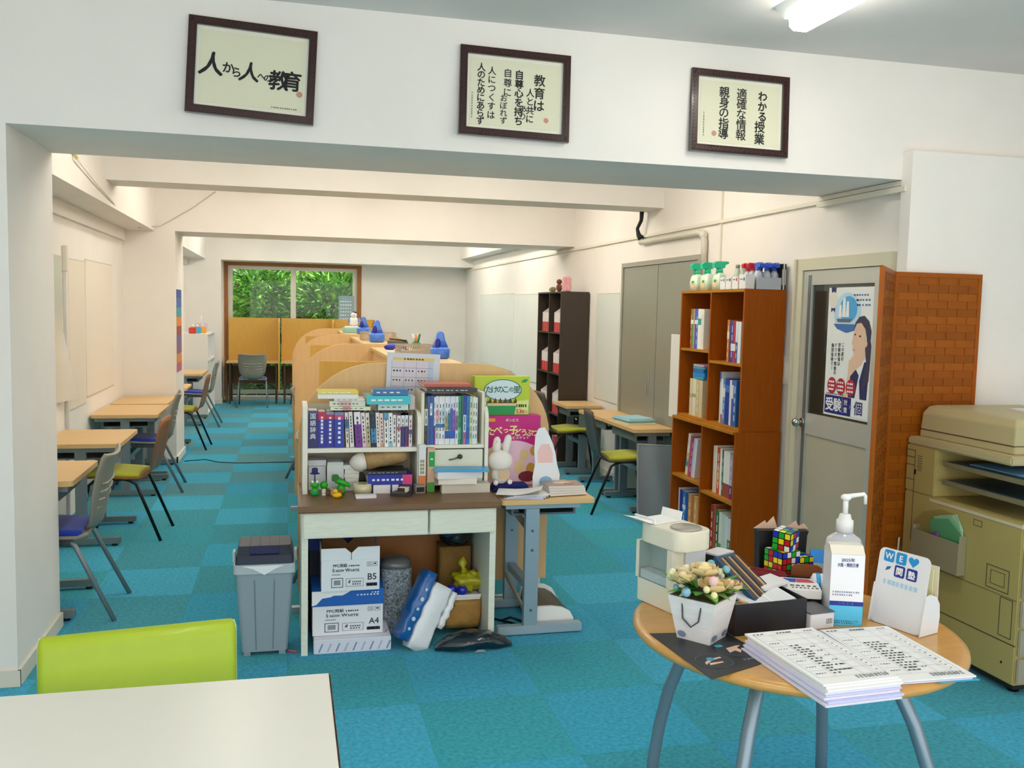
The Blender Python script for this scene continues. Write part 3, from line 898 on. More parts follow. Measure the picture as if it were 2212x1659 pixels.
flatbook(.440, .592, 4.60, 4.75, 1.132, 1.162, '#C9DCD8', 'pale teal book at the bottom of the upper middle stack', GT, title=4, tcol='#5A7A7A')
flatbook(.378, .600, 4.585, 4.76, 1.163, 1.205, '#22BFCB', 'thick turquoise book on the upper middle stack', GT, rz=R(2), title=5)
flatbook(.415, .592, 4.60, 4.75, 1.206, 1.236, '#1468A4', 'dark blue book on top of the turquoise one', GT, rz=R(-1), title=4)
flatbook(.600, .628, 4.62, 4.76, 1.132, 1.20, '#C8B8B0', 'brownish booklets leaning beside the turquoise book', GT)
flatbook(.680, .940, 4.565, 4.77, 1.2235, 1.247, '#15161E', 'black spined magazine on the right compartment', GT, title=8, tcol='#B8BCC8')
flatbook(.668, .915, 4.60, 4.80, 1.248, 1.264, '#B4523C', 'red covered magazine on top of the black one', GT, rz=R(1))
# ---- timetable sheet standing against the carrel panel
cal = thing('timetable_sheet', 'large printed timetable sheet standing against the carrel panel', 'timetable', (.505, 4.885, 1.165), rot=(0, R(2.0), 0))
MB().box(0, .285, -.002, 0, 0, .245).build('sheet', mat('#D8DEE8', .7), cal)
p = MB()
X = FY(0, -.0026, 0)
p.rect(.03, .255, .205, .222, X, 0)
p.rect(.025, .225, .0, .205, X, 1)
p.rect(.228, .25, .0, .205, X, 2)
for k in range(4): p.rect(.025, .25, .05*k+.015, .05*k+.017, X, 3, .0003)
for k in range(4): p.rect(.025+.0665*k, .0265+.0665*k, .0, .205, X, 3, .0003)
for r_i in range(3):
    for c_i in range(3):
        dashes(p, .035+.0665*c_i, .085+.0665*c_i, .05+.05*r_i, .008, X, 4, 3, .5, seed=r_i*3+c_i)
dashes(p, .09, .2, .2135, .008, FY(0, -.003, 0), 4, 7, .8)
pr(p, 'table_print', [mat('#E9CE84', .7), mat('#DCD6E0', .7), mat('#BBD4EA', .7), mat('#7E90B8', .7), mat('#44506A', .7)], cal)

# ============================================================ THINGS ON THE DESKTOP
def crate(x0, x1, y0, y1, z0, z1, col, name, label, cat, bevel=.002, rz=0, group=None, rough=.6):
    cx, cy = (x0+x1)/2, (y0+y1)/2
    t = thing(name, label, cat, (cx, cy, z0), rz, group)
    MB().box(x0-cx, x1-cx, y0-cy, y1-cy, 0, z1-z0).build('body', mat(col, rough), t, bevel=bevel)
    return t
t = crate(.100, .186, 4.66, 4.78, .7205, .868, '#D6D8DC', 'paper_box', 'pale grey paper box at the left end under the cream shelf', 'box')
MB().box(-.045, .045, -.062, .062, .122, .152).build('lid', mat('#DADCE0', .6), t, bevel=.002)
t = crate(.192, .272, 4.63, 4.76, .7205, .866, '#CBD4D2', 'paper_box', 'greenish white box beside the pale grey box', 'box')
MB().box(-.042, .042, -.067, -.0655, .02, .13).build('front_panel', mat('#D3DCDA', .6), t)
for k in range(6):
    flatbook(.276+.003*(k % 2), .352-.004*(k % 3), 4.62, 4.74, .7205+.022*k, .7415+.022*k, '#DCD9D2', 'white pad, %s from the bottom of the pile under the cream shelf' % ORD[k], 'white pads piled under the shelf', rz=R((-2, 1, 3, -3, 2, -6)[k]), cat='pad', name='note_pad')
flatbook(.41, .605, 4.53, 4.70, .7205, .764, '#232A5E', 'navy book with white label at the bottom of the desk pile', None, title=0, bands=[(.02, .45, '#E6E2E4'), (.5, .66, '#E6E6EA')])
flatbook(.385, .607, 4.53, 4.72, .7645, .814, '#1226A0', 'thick blue dictionary with pink end lying on the desk pile', None, title=7, bands=[(.78, 1, '#D23C78')])
flatbook(.370, .580, 4.55, 4.72, .8145, .829, '#23242A', 'thin black book lying on the blue dictionary', None, title=7, tcol='#A8A8AC')
t = thing('wrapped_bundle', 'brown paper bundle with white crumpled end on the black book', 'parcel', (.475, 4.64, .884), rot=(0, R(-9), R(4)))
rr = random.Random(4)
rings = []
for k in range(9):
    u = -.115+.23*k/8
    rr_ = .045*(1+.06*math.sin(k*1.7))*(.72 if k in (0, 8) else 1)
    rings.append([(u, rr_*1.25*math.cos(a)*(1+.06*math.sin(3*a+k)), rr_*math.sin(a)*(1+.05*math.cos(4*a+k))) for a in [2*math.pi*j/14 for j in range(14)]])
MB().loft(rings).build('brown_paper', mat('#A98A5C', .75, var=.15, scale=25, bump=.3), t)
MB().loft([[(x-.12, q*1.2*c_, q*s_) for c_, s_ in [(math.cos(2*math.pi*j/10)*(1+.12*(j % 2)), math.sin(2*math.pi*j/10)*(1+.12*(j % 2))) for j in range(10)]] for x, q in ((-.055, .012), (-.035, .034), (-.01, .045), (.02, .046))]).build('white_end', mat('#E9E6DE', .8, bump=.4, scale=40), t)
MB().box(-.07, .09, -.03, .03, .043, .047).build('top_flap', mat('#DCCBA4', .8), t)
# figurines
GRN, GRN2 = mat('#25A51E', .35), mat('#0F6A1C', .4)
t = thing('toy_figure', 'green rubber toy with a dark blue hat at the left of the desk', 'toy', (.128, 4.535, .7205))
MB().lathe([(.018, 0), (.022, .012), (.017, .03), (.012, .038)], n=14).build('body', GRN, t)
h_ = MB().ball((0, 0, .052), (.022, .02, .019), 12).build('head', GRN, t)
for s in (-1, 1): MB().ball((s*.011, -.012, .068), .0075, 8).build('eye', WHITE, h_)
hb = MB().lathe([(.0235, .106), (.024, .109), (.015, .111), (.0145, .132), (.011, .135)], n=16).build('hat', mat('#1A1E6A', .5), t)
MB().cyl((0, 0, .068), (0, 0, .107), .003).build('hat_stick', mat('#303A70', .5), t)
MB().box(-.008, .008, -.0225, -.018, .008, .022).build('bib', mat('#1E82B8', .5), t, bevel=.002)
t = thing('toy_figure', 'small green toy with white feet next to the hatted one', 'toy', (.172, 4.54, .7205))
MB().lathe([(.010, 0), (.012, .014), (.009, .03)], n=12).build('body', mat('#E6DFC4', .5), t)
MB().ball((0, 0, .048), (.02, .018, .020), 12).build('head', GRN, t)
MB().box(-.009, .009, -.018, .006, -.0, .004).build('feet', WHITE, t)
t = thing('toy_crocodile', 'green rubber crocodile toy with dark cap on the desk', 'toy', (.255, 4.545, .7205))
MB().lathe([(.018, 0), (.023, .014), (.02, .035), (.012, .048)], n=14).build('body', GRN, t)
hd = MB().loft([[(x, .015*q*math.cos(a), z+.013*q*math.sin(a)) for a in [2*math.pi*j/10 for j in range(10)]] for x, z, q in ((-.03, .064, .6), (-.015, .066, 1.2), (.005, .060, 1.2), (.025, .050, .95), (.042, .042, .8), (.048, .040, .4))]).build('head', GRN, t)
for k in range(5): MB().ball((-.012+.011*k, 0, .083-.007*k), .006, 6).build('scale', GRN2, hd)
MB().box(-.045, -.012, -.015, .015, .066, .098).build('cap', GRN2, t, bevel=.004)
MB().box(-.012, .008, -.025, -.018, .01, .03).build('scarf', mat('#B04A2A', .6), t, bevel=.002)
t = thing('rubber_duck', 'tiny yellow rubber duck at the front of the desk', 'toy', (.232, 4.455, .7205))
YD = mat('#F2C40E', .35)
MB().ball((0, 0, .014), (.024, .019, .0145), 12).build('body', YD, t)
hd = MB().ball((-.008, -.002, .032), .0125, 12).build('head', YD, t)
MB().ball((-.012, -.016, .030), (.007, .006, .003), 8).build('beak', mat('#E8862A', .4), hd)
for px_, c_, nm in ((.192, '#6A4A30', 'brown'), (.210, '#C8A078', 'tan')):
    t = thing('toy_figure', 'tiny %s figurine between the green toys' % nm, 'toy', (px_, 4.52, .7205))
    MB().lathe([(.008, 0), (.009, .012), (.006, .02)], n=10).build('body', mat(c_, .6), t)
    MB().ball((0, 0, .027), .009, 8).build('head', mat(c_, .6), t)
t = thing('tape_roll', 'wide roll of clear packing tape lying on the desk', 'tape', (.363, 4.555, .7205))
MB().lathe([(.034, 0), (.047, 0), (.047, .05), (.034, .05)], n=28).build('tape', mat('#D6CFA8', .22, coat=.5), t)
MB().lathe([(.031, .001), (.0338, .001), (.0338, .049), (.031, .049)], n=28).build('core', mat('#B89A6A', .8), t)
t = crate(.318, .418, 4.415, 4.455, .7205, .735, '#EDEAF0', 'card_stack', 'small stack of white cards at the front of the desk', 'cards', rz=R(4))
MB().box(-.05, .05, -.02, .02, .0146, .0166).build('top_card', WHITE, t)
t = thing('stamp_pad', 'dark flat stamp pad with a wooden block on it', 'stamp pad', (.548, 4.475, .7205), R(-20))
MB().box(-.052, .052, -.03, .03, 0, .014).build('tray', mat('#2E3230', .4), t, bevel=.003)
MB().box(-.036, .03, -.022, .022, .0142, .02).build('pad', mat('#5A5C54', .5), t)
b_ = MB().box(-.012, .036, -.018, .016, .0202, .042).build('block', mat('#DAD2BC', .6), t, bevel=.002)
MB().box(-.016, .020, -.0205, -.0185, .021, .040).build('block_face', mat('#4A1614', .5), b_)
t = crate(.618, .668, 4.505, 4.545, .7205, .764, '#8E8A84', 'clip_box', 'small grey clip box beside the stamp pad', 'box', rz=R(8))
MB().rect(-.02, .02, .008, .032, FY(0, -.0215, 0)).build('dark_label', BLACK, t, fix=False)
t = crate(.640, .676, 4.535, 4.57, .7205, .962, '#E6EAEE', 'marker_pack', 'tall white and orange marker pack standing on the desk', 'pack')
p = MB()
p.rect(-.018, .018, .0, .085, FY(0, -.0184, 0), 0)
p.rect(-.012, .012, .09, .17, FY(0, -.0184, 0), 1)
for k in range(4):
    for j in range(2): p.rect(-.010+.011*j, -.002+.011*j, .095+.019*k, .108+.019*k, FY(0, -.0188, 0), 2)
pr(p, 'pack_print', [mat('#DC7A3A', .5), mat('#D8DAC8', .5), mat('#8C8C6A', .6)], t)
t = crate(.684, .722, 4.535, 4.575, .7205, .945, '#D9B49A', 'marker_pack', 'narrow green and tan pack next to the orange one', 'pack')
p = MB()
p.rect(-.012, .018, .13, .205, FY(0, -.0204, 0), 0)
p.rect(-.004, .010, .165, .172, FY(0, -.0208, 0), 1)
p.rect(-.018, .018, .0, .05, FY(0, -.0204, 0), 2)
pr(p, 'pack_print', [mat('#15A34A', .5), WHITE, mat('#3C9A34', .5)], t)
flatbook(.752, 1.0, 4.49, 4.565, .7205, .768, '#CFCABC', 'thick grey book at the bottom of the right desk stack', None, pages='#D8D4C8')
flatbook(.735, .93, 4.475, 4.56, .7685, .798, '#EAE7DA', 'ivory book second in the right desk stack', None, rz=R(-3))
flatbook(.722, .955, 4.47, 4.555, .7985, .832, '#E6E6E6', 'white thick book third in the right desk stack', None, rz=R(4))
flatbook(.715, .99, 4.46, 4.56, .8325, .846, '#3FA3DA', 'bright blue workbook on top of the right desk stack', None, rz=R(-5))

# ============================================================ SIDE TABLE
st = thing('side_table', 'narrow wood topped table with a grey steel T leg', 'table', (1.28, 4.6, 0))
wb(MB().prism(rrect(1.035, 1.525, 4.37, 4.88, .012, 3), .676, .70, 'z'), 'tabletop', DESKWOOD, st)
for y, nm in ((4.40, 0), (4.83, 1)):
    lo = wb(MB().box(1.165, 1.235, y-.02, y+.02, .05, .652).box(1.06, 1.45, y-.018, y+.018, .653, .675), 'leg', STEELB, st)
    MB().box(1.03, 1.475, y-.025, y+.025, .006, .05, X=Matrix.Translation((-0, 0, 0))).build('foot', mat('#9FB3BE', .4, .2), lo, bevel=.004)
    for z in (.54, .44, .13):
        MB().cyl((1.20, y-.0202, z), (1.20, y-.023, z), .007, n=10).build('bolt', mat('#5A666C', .4, .5), lo)
wb(MB().box(1.10, 1.44, 4.43, 4.80, .61, .62).box(1.10, 1.112, 4.43, 4.80, .62, .676).box(1.428, 1.44, 4.43, 4.80, .62, .676), 'under_tray', mat('#56666E', .45, .3), st)
wb(MB().bar((1.10, 4.47, .66), (1.20, 4.47, .53), .03, .03), 'brace', mat('#5C544A', .5), st)
wb(MB().box(1.18, 1.22, 4.425, 4.80, .22, .26), 'stretcher', STEELB, st)
# rounded shredder/laminator below
sh = thing('paper_shredder', 'dark rounded machine with white end caps lying under the side table', 'machine', (1.34, 4.46, 0))
prof = [(1.245, .012), (1.445, .012), (1.45, .05), (1.43, .085), (1.39, .108), (1.33, .118), (1.262, .118)]
wb(MB().prism(prof, 4.475, 4.79, 'y'), 'housing', mat('#4A4436', .4), sh)
wb(MB().prism([(x+(.004 if x > 1.3 else -.004), z) for x, z in prof], 4.455, 4.474, 'y'), 'end_cap', WHITE, sh)
wb(MB().prism([(x+(.004 if x > 1.3 else -.004), z+.02) for x, z in prof], 4.791, 4.81, 'y'), 'end_cap', WHITE, sh)
wb(MB().box(1.25, 1.44, 4.48, 4.50, 0, .012).box(1.25, 1.44, 4.75, 4.77, 0, .012), 'foot_strip', BLACK, sh)
wb(MB().bar((1.228, 4.47, .03), (1.16, 4.79, .21), .012, .02), 'feed_rail', mat('#9A9280', .4), sh)
tag(MB().sweep([(1.04, 4.66, .008), (1.12, 4.58, .008), (1.09, 4.52, .008), (1.15, 4.46, .008), (1.19, 4.5, .008), (1.10, 4.60, .008), (1.16, 4.64, .008), (1.21, 4.56, .008)], .006, 6).build('power_cable', BLACK), 'tangled black power cable on the carpet under the side table', 'cable')

# ---- things on the side table
t = thing('snack_box', 'big magenta biscuit box standing on the side table', 'box', (1.006, 4.745, .7005))
MB().box(0, .325, 0, .095, 0, .382).build('carton', mat('#C4137E', .45), t, bevel=.002)
p = MB()
X = FY(0, -.0008, 0)
BZ = [(.004, .004), (.321, .004), (.321, .215)] + [(.321-.317*k/12, .215+.032*math.sin(math.pi*k/12*1.35-.3)) for k in range(1, 12)] + [(.004, .215)]
p.flat(BZ, X, 0)
bis = [(.06, .17, .03), (.13, .20, .022), (.235, .165, .026), (.29, .19, .022), (.21, .10, .03), (.275, .09, .028), (.05, .08, .035)]
for k, (u, v, r) in enumerate(bis):
    p.flat(circ(u, v, r, 12, r*1.25), FY(0, -.0014, 0), 1 if k % 2 else 2)
p.flat(circ(.255, .05, .05, 14, .03), FY(0, -.0017, 0), 5)
for k, ch in enumerate('たべっ子'):
    put_text(p, ch, .045+.043*k, .30+.004*(k % 2), (.052, .052, .036, .052)[k], X, 4, .035, h=.001)
for k, ch in enumerate('どうぶつ'):
    put_text(p, ch, .20+.032*k, .292-.002*k, .042, X, 4, .035, h=.001)
put_text(p, 'ビスケット', .215, .262, .018, X, 3, .02, h=.001, width=.09)
put_text(p, 'ギンビス', .165, .358, .018, X, 3, .02, h=.001, width=.07)
p.rect(.012, .072, .350, .368, X, 6, .001)
pr(p, 'carton_print', [mat('#EAC6DC', .5), mat('#C99A3C', .6), mat('#E4CC94', .6), WHITE, mat('#F3EC9A', .5), mat('#7A1430', .5), mat('#E6A81E', .5)], t)
t = thing('snack_box', 'green and yellow chocolate snack box on top of the magenta box', 'box', (.968, 4.775, 1.083))
MB().box(0, .305, 0, .075, 0, .208).build('carton', mat('#B9CF2C', .45), t, bevel=.002)
p = MB()
p.flat([(.002, .002), (.303, .002), (.303, .055)] + [(.303-.301*k/8, .055+.03*(.5+.5*math.cos(k*1.9))) for k in range(1, 8)] + [(.002, .09)], X, 0)
p.flat(circ(.155, .135, .105, 24, .058), X, 1, .0006)
p.flat(circ(.155, .135, .100, 24, .054), X, 2, .0010)
for k in range(6):
    u = .085+.028*k
    p.flat([(u-.014, .06), (u+.014, .06), (u+.002, .095)], X, 3, .0013)
    p.flat([(u-.015, .05), (u+.015, .05), (u+.013, .064), (u-.013, .064)], X, 4, .0016)
for k, ch in enumerate('たけのこの里'):
    put_text(p, ch, .078+.031*k, .138, .041 if k != 4 else .03, X, 1, .02, h=.0018)
p.flat([(.255, .175), (.285, .178), (.295, .195), (.27, .193)], X, 0, .0012)
p.flat([(.222, .004), (.30, .004), (.30, .083), (.235, .075)], X, 5, .0018)
put_text(p, '53', .245, .02, .032, X, 6, .03, h=.0022)
put_text(p, '個入', .278, .018, .02, X, 6, .02, h=.0022)
dashes(p, .232, .292, .05, .016, FY(0, -.003, 0), 7, 5, .8)
pr(p, 'carton_print', [mat('#129A4C', .5), mat('#0C6A48', .5), mat('#D3E6EC', .5), mat('#5A3016', .5), mat('#E2C89A', .5), mat('#DCE48C', .5), mat('#C83C5A', .5), mat('#183A24', .5)], t)
# plush rabbit on a dark blue folded cloth
t = thing('folded_cloth', 'dark blue folded cloth under the white rabbit plush', 'cloth', (1.13, 4.62, .7005))
MB().box(-.10, .11, -.05, .07, 0, .02).build('lower_fold', mat('#131B66', .9), t, bevel=.008)
MB().box(-.085, .10, -.045, .065, .0202, .036).build('upper_fold', mat('#16206E', .9), t, bevel=.007)
t = thing('rabbit_plush', 'white rabbit plush toy sitting before the magenta box', 'toy', (1.085, 4.62, .737))
PL = mat('#ECE9E2', .95, sheen=.5)
MB().ball((0, 0, .05), (.05, .04, .05), 16).build('body', PL, t)
hd = MB().ball((-.005, -.01, .125), (.066, .05, .056), 18).build('head', PL, t)
for s, l in ((-1, .0), (1, .01)):
    MB().sweep([(s*.024, -.005, .168), (s*.026, -.004, .20), (s*.030+.008, 0, .235+l), (s*.032+.01, .002, .25+l)], [.016, .022, .019, .008], 12).build('ear', PL, hd)
for s in (-1, 1): MB().ball((s*.030+.004, -.017, .215), (.009, .005, .022), 8).build('inner_ear', mat('#E6C4C0', .9), hd)
MB().box(-.02, .032, -.052, -.050, .035, .082).build('held_card', mat('#CDB490', .8), t)
MB().ball((.04, -.042, .018), .014, 10).build('paw', PL, t)
MB().ball((-.035, -.042, .014), .014, 10).build('paw', PL, t)
# blank white standee (printed figure left out)
t = thing('acrylic_standee', 'white acrylic standee with pale pink and blue print on the side table', 'standee', (1.33, 4.62, .7005))
out = [(-.07, 0), (.072, 0), (.078, .08), (.062, .135), (.05, .20), (.036, .245), (.018, .285), (-.012, .335), (-.045, .328), (-.062, .29), (-.066, .21), (-.060, .14), (-.072, .07)]
MB().prism(out, -.003, .0, 'y').build('board', mat('#EDF0F4', .2, coat=.5), t, bevel=.0008)
MB().box(-.08, .085, -.035, .035, -.0, .004).build('base', mat('#E4E8EC', .15, coat=.5), t)
p = MB()
X = FY(0, -.0036, 0)
p.flat([(-.045, .145), (.038, .145), (.036, .20), (.015, .245), (-.028, .245), (-.048, .205)], X, 0)
p.flat(circ(0, .045, .036, 16, .028), X, 1)
pr(p, 'pale_print', [mat('#F2C9C4', .4), mat('#86B6DC', .4)], t)
# papers and magazines
PAPB = mat('#D6DCF0', .8)
for k in range(4):
    o = tag(MB().box(-.10, .10, -.085, .085, 0, .0035).build('paper_sheet', PAPER if k == 3 else PAPB, None, loc=(1.17+.008*k, 4.475+.006*k, .7008+.0042*k), rot=(0, 0, R(-12+6*k))), 'loose white paper sheet, %s from the bottom of the pile on the side table' % ORD[k], 'paper', 'loose papers on the side table')
t = thing('curled_paper', 'white paper with a curled right edge on top of the side table pile', 'paper', (1.15, 4.465, .718), R(-18))
v = [[(-.115+.23*i/8, y, .004+.035*max(0, (i-3)/5)**1.6*(.6+.4*(y < 0))) for i in range(9)] for y in (-.085, .085)]
MB().loft([v[0], v[1]], cap=False, closed=False, sm=True).build('sheet', PAPER, t, fix=False)
for k in range(4):
    flatbook(1.29+.004*k, 1.495-.002*(k % 2), 4.435+.006*k, 4.59+.006*k, .7046+.0115*k, .7156+.0115*k, '#DCD4CC', 'thin magazine, %s from the bottom of the pile by the standee' % ORD[k], 'magazines on the side table', rz=R(8-3*k), name='magazine', cat='magazine')
p = MB()
p.rect(-.095, .095, -.068, .07, FZ(0, 0, 0), 0)
p.flat(circ(.0, .01, .05, 14, .035), FZ(0, 0, .0006), 1)
p.flat(circ(.03, -.02, .03, 12, .02), FZ(0, 0, .0009), 2)
o = tag(pr(p, 'magazine_cover', [mat('#B08C7C', .4), mat('#E2D4C4', .4), mat('#A06A54', .4)], None), 'brownish photo cover sheet on the magazine pile', 'cover')
o.location = (1.395, 4.53, .7512)
del o['kind']
# ============================================================ BESIDE AND UNDER THE FRONT DESK
def lump(mb, c, r, n=16, amp=.12, seed=0, mi=0, freq=3, flat=None):
    """crumpled rounded sack"""
    rr = random.Random(seed)
    ph = [rr.uniform(0, 6.28) for _ in range(6)]
    m = n*3//4
    rings = []
    for i in range(m+1):
        th = math.pi*(i+.05)/(m+.1)
        ring = []
        for k in range(n):
            a = 2*math.pi*k/n
            q = 1+amp*(math.sin(freq*a+ph[0]+3*th)*.5+math.sin((freq+2)*a+ph[1]-2*th)*.35+math.sin(5*th+ph[2]+a)*.4)
            e = .75
            cx, sx = math.cos(a), math.sin(a)
            st_, ct = math.sin(th), -math.cos(th)
            f = lambda t: math.copysign(abs(t)**e, t)
            z = c[2]+r[2]*f(ct)*q
            if flat is not None: z = max(z, flat)
            ring.append((c[0]+r[0]*f(cx)*abs(st_)**e*q, c[1]+r[1]*f(sx)*abs(st_)**e*q, z))
        rings.append(ring)
    return mb.loft(rings, mi, True)
# ---- dustbin
bn = thing('dustbin', 'grey dustbin with dark blue lid left of the white desk', 'bin', (-.105, 4.44, 0))
BG = mat('#93A3AC', .5)
rings = []
for z, hx, hy in ((.02, .105, .10), (.40, .130, .12)):
    rings.append([(u, v, z) for u, v in rrect(-hx, hx, -hy, hy, .02, 3)])
MB().loft(rings, sm=False).build('bucket', BG, bn)
for x in (-.045, .045):
    MB().bar((x*.85, -.1015, .03), (x, -.1205, .37), .004, .002, up=(0, -1, 0)).build('groove', mat('#6E7E88', .5), bn)
MB().prism(rrect(-.140, .140, -.128, .128, .02, 3), .401, .445, 'z').build('rim', mat('#B4BFC4', .5), bn)
for x in (-.08, .08):
    MB().box(x-.015, x+.015, -.09, -.07, 0, .02).build('foot', BG, bn)
    MB().box(x-.015, x+.015, .06, .08, 0, .02).build('foot', BG, bn)
lr = []
for z, hx, y0, y1 in ((.446, .132, -.122, .122), (.485, .128, -.118, .120), (.520, .118, -.07, .115)):
    lr.append([(u, v, z) for u, v in rrect(-hx, hx, y0, y1, .015, 3)])
ld = MB().loft(lr, sm=False).build('lid', mat('#232C42', .45), bn)
MB().box(-.065, .065, -.004, .004, -.022, .022).build('lid_plate', mat('#1A2250', .4), ld, loc=(0, -.096, .5045), rot=(R(-54), 0, 0))
for x in (-.07, -.025, .02, .065): MB().box(x, x+.003, -.05, .11, .5195, .522).build('lid_rib', mat('#121828', .5), ld)
MB().flat([(-.10, .44), (.09, .44), (.05, .425), (.0, .396), (-.05, .425)], FY(0, -.1295, 0)).build('liner_edge', mat('#EEF0F2', .5), bn, fix=False)
for s in (-1, 1): MB().box(s*.141-.006, s*.141+.006, -.03, .03, .43, .485).build('clip', mat('#D8DCDC', .5), bn, bevel=.003)
t = thing('wrapper', 'tiny red wrapper on the carpet beside the dustbin', 'wrapper', (.022, 4.36, .001), R(-30))
MB().box(-.025, .025, -.008, .008, 0, .006).build('foil', mat('#C8485A', .4), t, bevel=.002)

# ---- copier paper boxes
BLU = mat('#1560B8', .5)
CARD = mat('#E9ECF2', .6)
KRAFT = mat('#9A6B3C', .8)
def box_print(p, X, w, h, word, ofs=0):
    put_text(p, 'PPC用紙', w*.32, h*.86, h*.13, X, 0, .02, width=w*.24)
    dashes(p, w*.47, w*.66, h*.84, h*.05, X, 0, 6, .7)
    put_text(p, 'S', w*.205, h*.70, h*.15, X, 0, .03)
    put_text(p, 'NOW', w*.315, h*.685, h*.115, X, 0, .03, width=w*.14)
    put_text(p, 'W', w*.45, h*.70, h*.15, X, 0, .03, width=w*.085)
    put_text(p, 'HITE', w*.575, h*.685, h*.115, X, 0, .03, width=w*.14)
    dashes(p, w*.18, w*.34, h*.55, h*.03, X, 0, 6, .7, seed=3)
    for a, b, c, d in ((.17, .37, .12, .14), (.17, .37, .42, .44), (.17, .18, .12, .44), (.36, .37, .12, .44), (.42, .72, .14, .15), (.42, .72, .40, .41), (.42, .425, .14, .41), (.715, .72, .14, .41)):
        p.rect(w*a, w*b, h*c, h*d, X, 0)
    for k in range(6): p.rect(w*(.215+.019*k), w*(.227+.019*k), h*.2, h*.37, X, 1)
    p.flat([(w*.45, h*.28), (w*.48, h*.36), (w*.50, h*.36), (w*.49, h*.24)], X, 1)
    dashes(p, w*.53, w*.69, h*.30, h*.05, X, 1, 5, .7, seed=5)
    dashes(p, w*.53, w*.69, h*.22, h*.05, X, 1, 4, .7, seed=6)
    put_text(p, word, w*.87, h*.45, h*.30, X, 0, .01)
    p.rect(w*.77, w*.96, h*.13, h*.24, X, 0)
    dashes(p, w*.79, w*.94, h*.185, h*.04, X, 2, 4, .7, seed=8)
    for k in range(2): p.rect(w*(.78+.1*k), w*(.86+.1*k), h*.80, h*.95, X, 3)
    for k in range(2): p.rect(w*(.79+.1*k), w*(.85+.1*k), h*.82, h*.93, X, 2, .0004)
    for u in (.805, .83): p.rect(w*u, w*(u+.008), h*.83, h*.92, X, 0, .0008)
    p.flat(circ(w*.92, h*.885, w*.02, 10, h*.03), X, 0, .0008)
PM = [mat('#20242E', .6), mat('#606670', .6), WHITE, mat('#8A90A0', .6)]
t = thing('paper_ream', 'long white paper pack with blue marks lying flat on the carpet', 'paper pack', (.12, 4.305, 0))
MB().box(0, .365, 0, .28, .001, .068).build('wrapped_pack', mat('#E3E6F2', .5), t, bevel=.003)
p = MB()
for k in range(9):
    p.flat([(.02+.04*k, .01), (.028+.04*k, .01), (.045+.04*k, .05), (.037+.04*k, .05)], FY(0, -.0008, 0), k % 2)
    p.flat([(.02+.04*k, .06), (.026+.04*k, .06), (.040+.04*k, .10), (.034+.04*k, .10)], FZ(0, 0, .0688), k % 2)
pr(p, 'wrapper_print', [mat('#8296C4', .6), mat('#B4BCD4', .6)], t)
t = thing('paper_carton', 'white and blue A4 copier paper carton standing on the paper pack', 'box', (.115, 4.36, .0695))
MB().box(0, .335, 0, .245, 0, .145).build('carton_base', CARD, t, bevel=.002)
MB().box(-.004, .339, -.004, .249, .1455, .222).build('carton_lid', BLU, t, bevel=.002)
p = MB()
X = FY(0, -.0046, 0)
p.flat([(-.003, .150), (.018, .156), (.045, .185), (.085, .190), (.10, .197), (.14, .196), (.155, .203), (.185, .220), (-.003, .220)], X, 2)
dashes(p, .21, .32, .195, .006, X, 2, 7, .6)
dashes(p, .28, .32, .205, .006, X, 2, 3, .6)
box_print(p, FY(0, -.0008, 0), .335, .14, 'A4')
pr(p, 'carton_print', PM, t)
t = thing('paper_carton', 'open white B5 copier paper carton on top of the A4 one', 'box', (.155, 4.34, .2922))
w_, h_, d_p = .275, .15, .20
CT = MB()
CT.box(0, w_, 0, .003, 0, h_).box(0, w_, d_p-.003, d_p, 0, h_).box(0, .003, .003, d_p-.003, 0, h_).box(w_-.003, w_, .003, d_p-.003, 0, h_).box(.003, w_-.003, .003, d_p-.003, 0, .003)
CT.build('carton', CARD, t)
MB().box(.0035, w_-.0035, .0035, .0045, .004, h_).box(.0035, w_-.0035, d_p-.0045, d_p-.0035, .004, h_).box(.0035, .0045, .005, d_p-.005, .004, h_).box(w_-.0045, w_-.0035, .005, d_p-.005, .004, h_).build('kraft_lining', KRAFT, t)
MB().prism([(.0, h_+.0005), (.139, h_+.0005), (.139, h_+.034), (.112, h_+.058), (0, h_+.058)], -.001, .002, 'y').build('flap', CARD, t)
MB().prism([(.142, h_+.0005), (w_, h_+.0005), (w_, h_+.062), (.172, h_+.062), (.142, h_+.034)], -.001, .002, 'y').build('flap', CARD, t)
MB().prism([(.0, h_+.0005), (w_, h_+.0005), (w_-.01, h_+.062), (.17, h_+.062), (.137, h_+.03), (.105, h_+.062), (.01, h_+.062)], d_p-.003, d_p, 'y').build('flap', mat('#7E5630', .8), t)
MB().prism([(.004, h_+.0005), (d_p-.004, h_+.0005), (d_p-.01, h_+.06), (.004, h_+.056)], -.002, .001, 'x').build('flap', mat('#D8D6CC', .7), t)
p = MB()
box_print(p, FY(0, -.0012, 0), w_, h_-.005, 'B5')
pr(p, 'carton_print', PM, t)
t = thing('paper_carton', 'blue lidded carton at the back under the desk', 'box', (.105, 4.62, .0))
MB().box(0, .33, 0, .19, .0005, .42).build('carton_base', mat('#2A3048', .6), t)
MB().box(-.003, .333, -.003, .193, .4205, .50).build('carton_lid', mat('#14389A', .5), t, bevel=.002)
# ---- speckled shredder-bin sack
t = thing('speckled_sack', 'grey speckled plastic sack standing under the desk', 'bag', (.535, 4.60, 0))
m = mat('#8E99A2', .4, var=.75, scale=95)
MB().prism(rrect(-.075, .08, -.07, .08, .03, 4), .001, .33, 'z', sm=False).build('sack_body', m, t, bevel=0)
lump(MB(), (0, 0, .345), (.082, .075, .035), amp=.06, seed=3).build('sack_top', mat('#6E7070', .25, coat=.4), t)
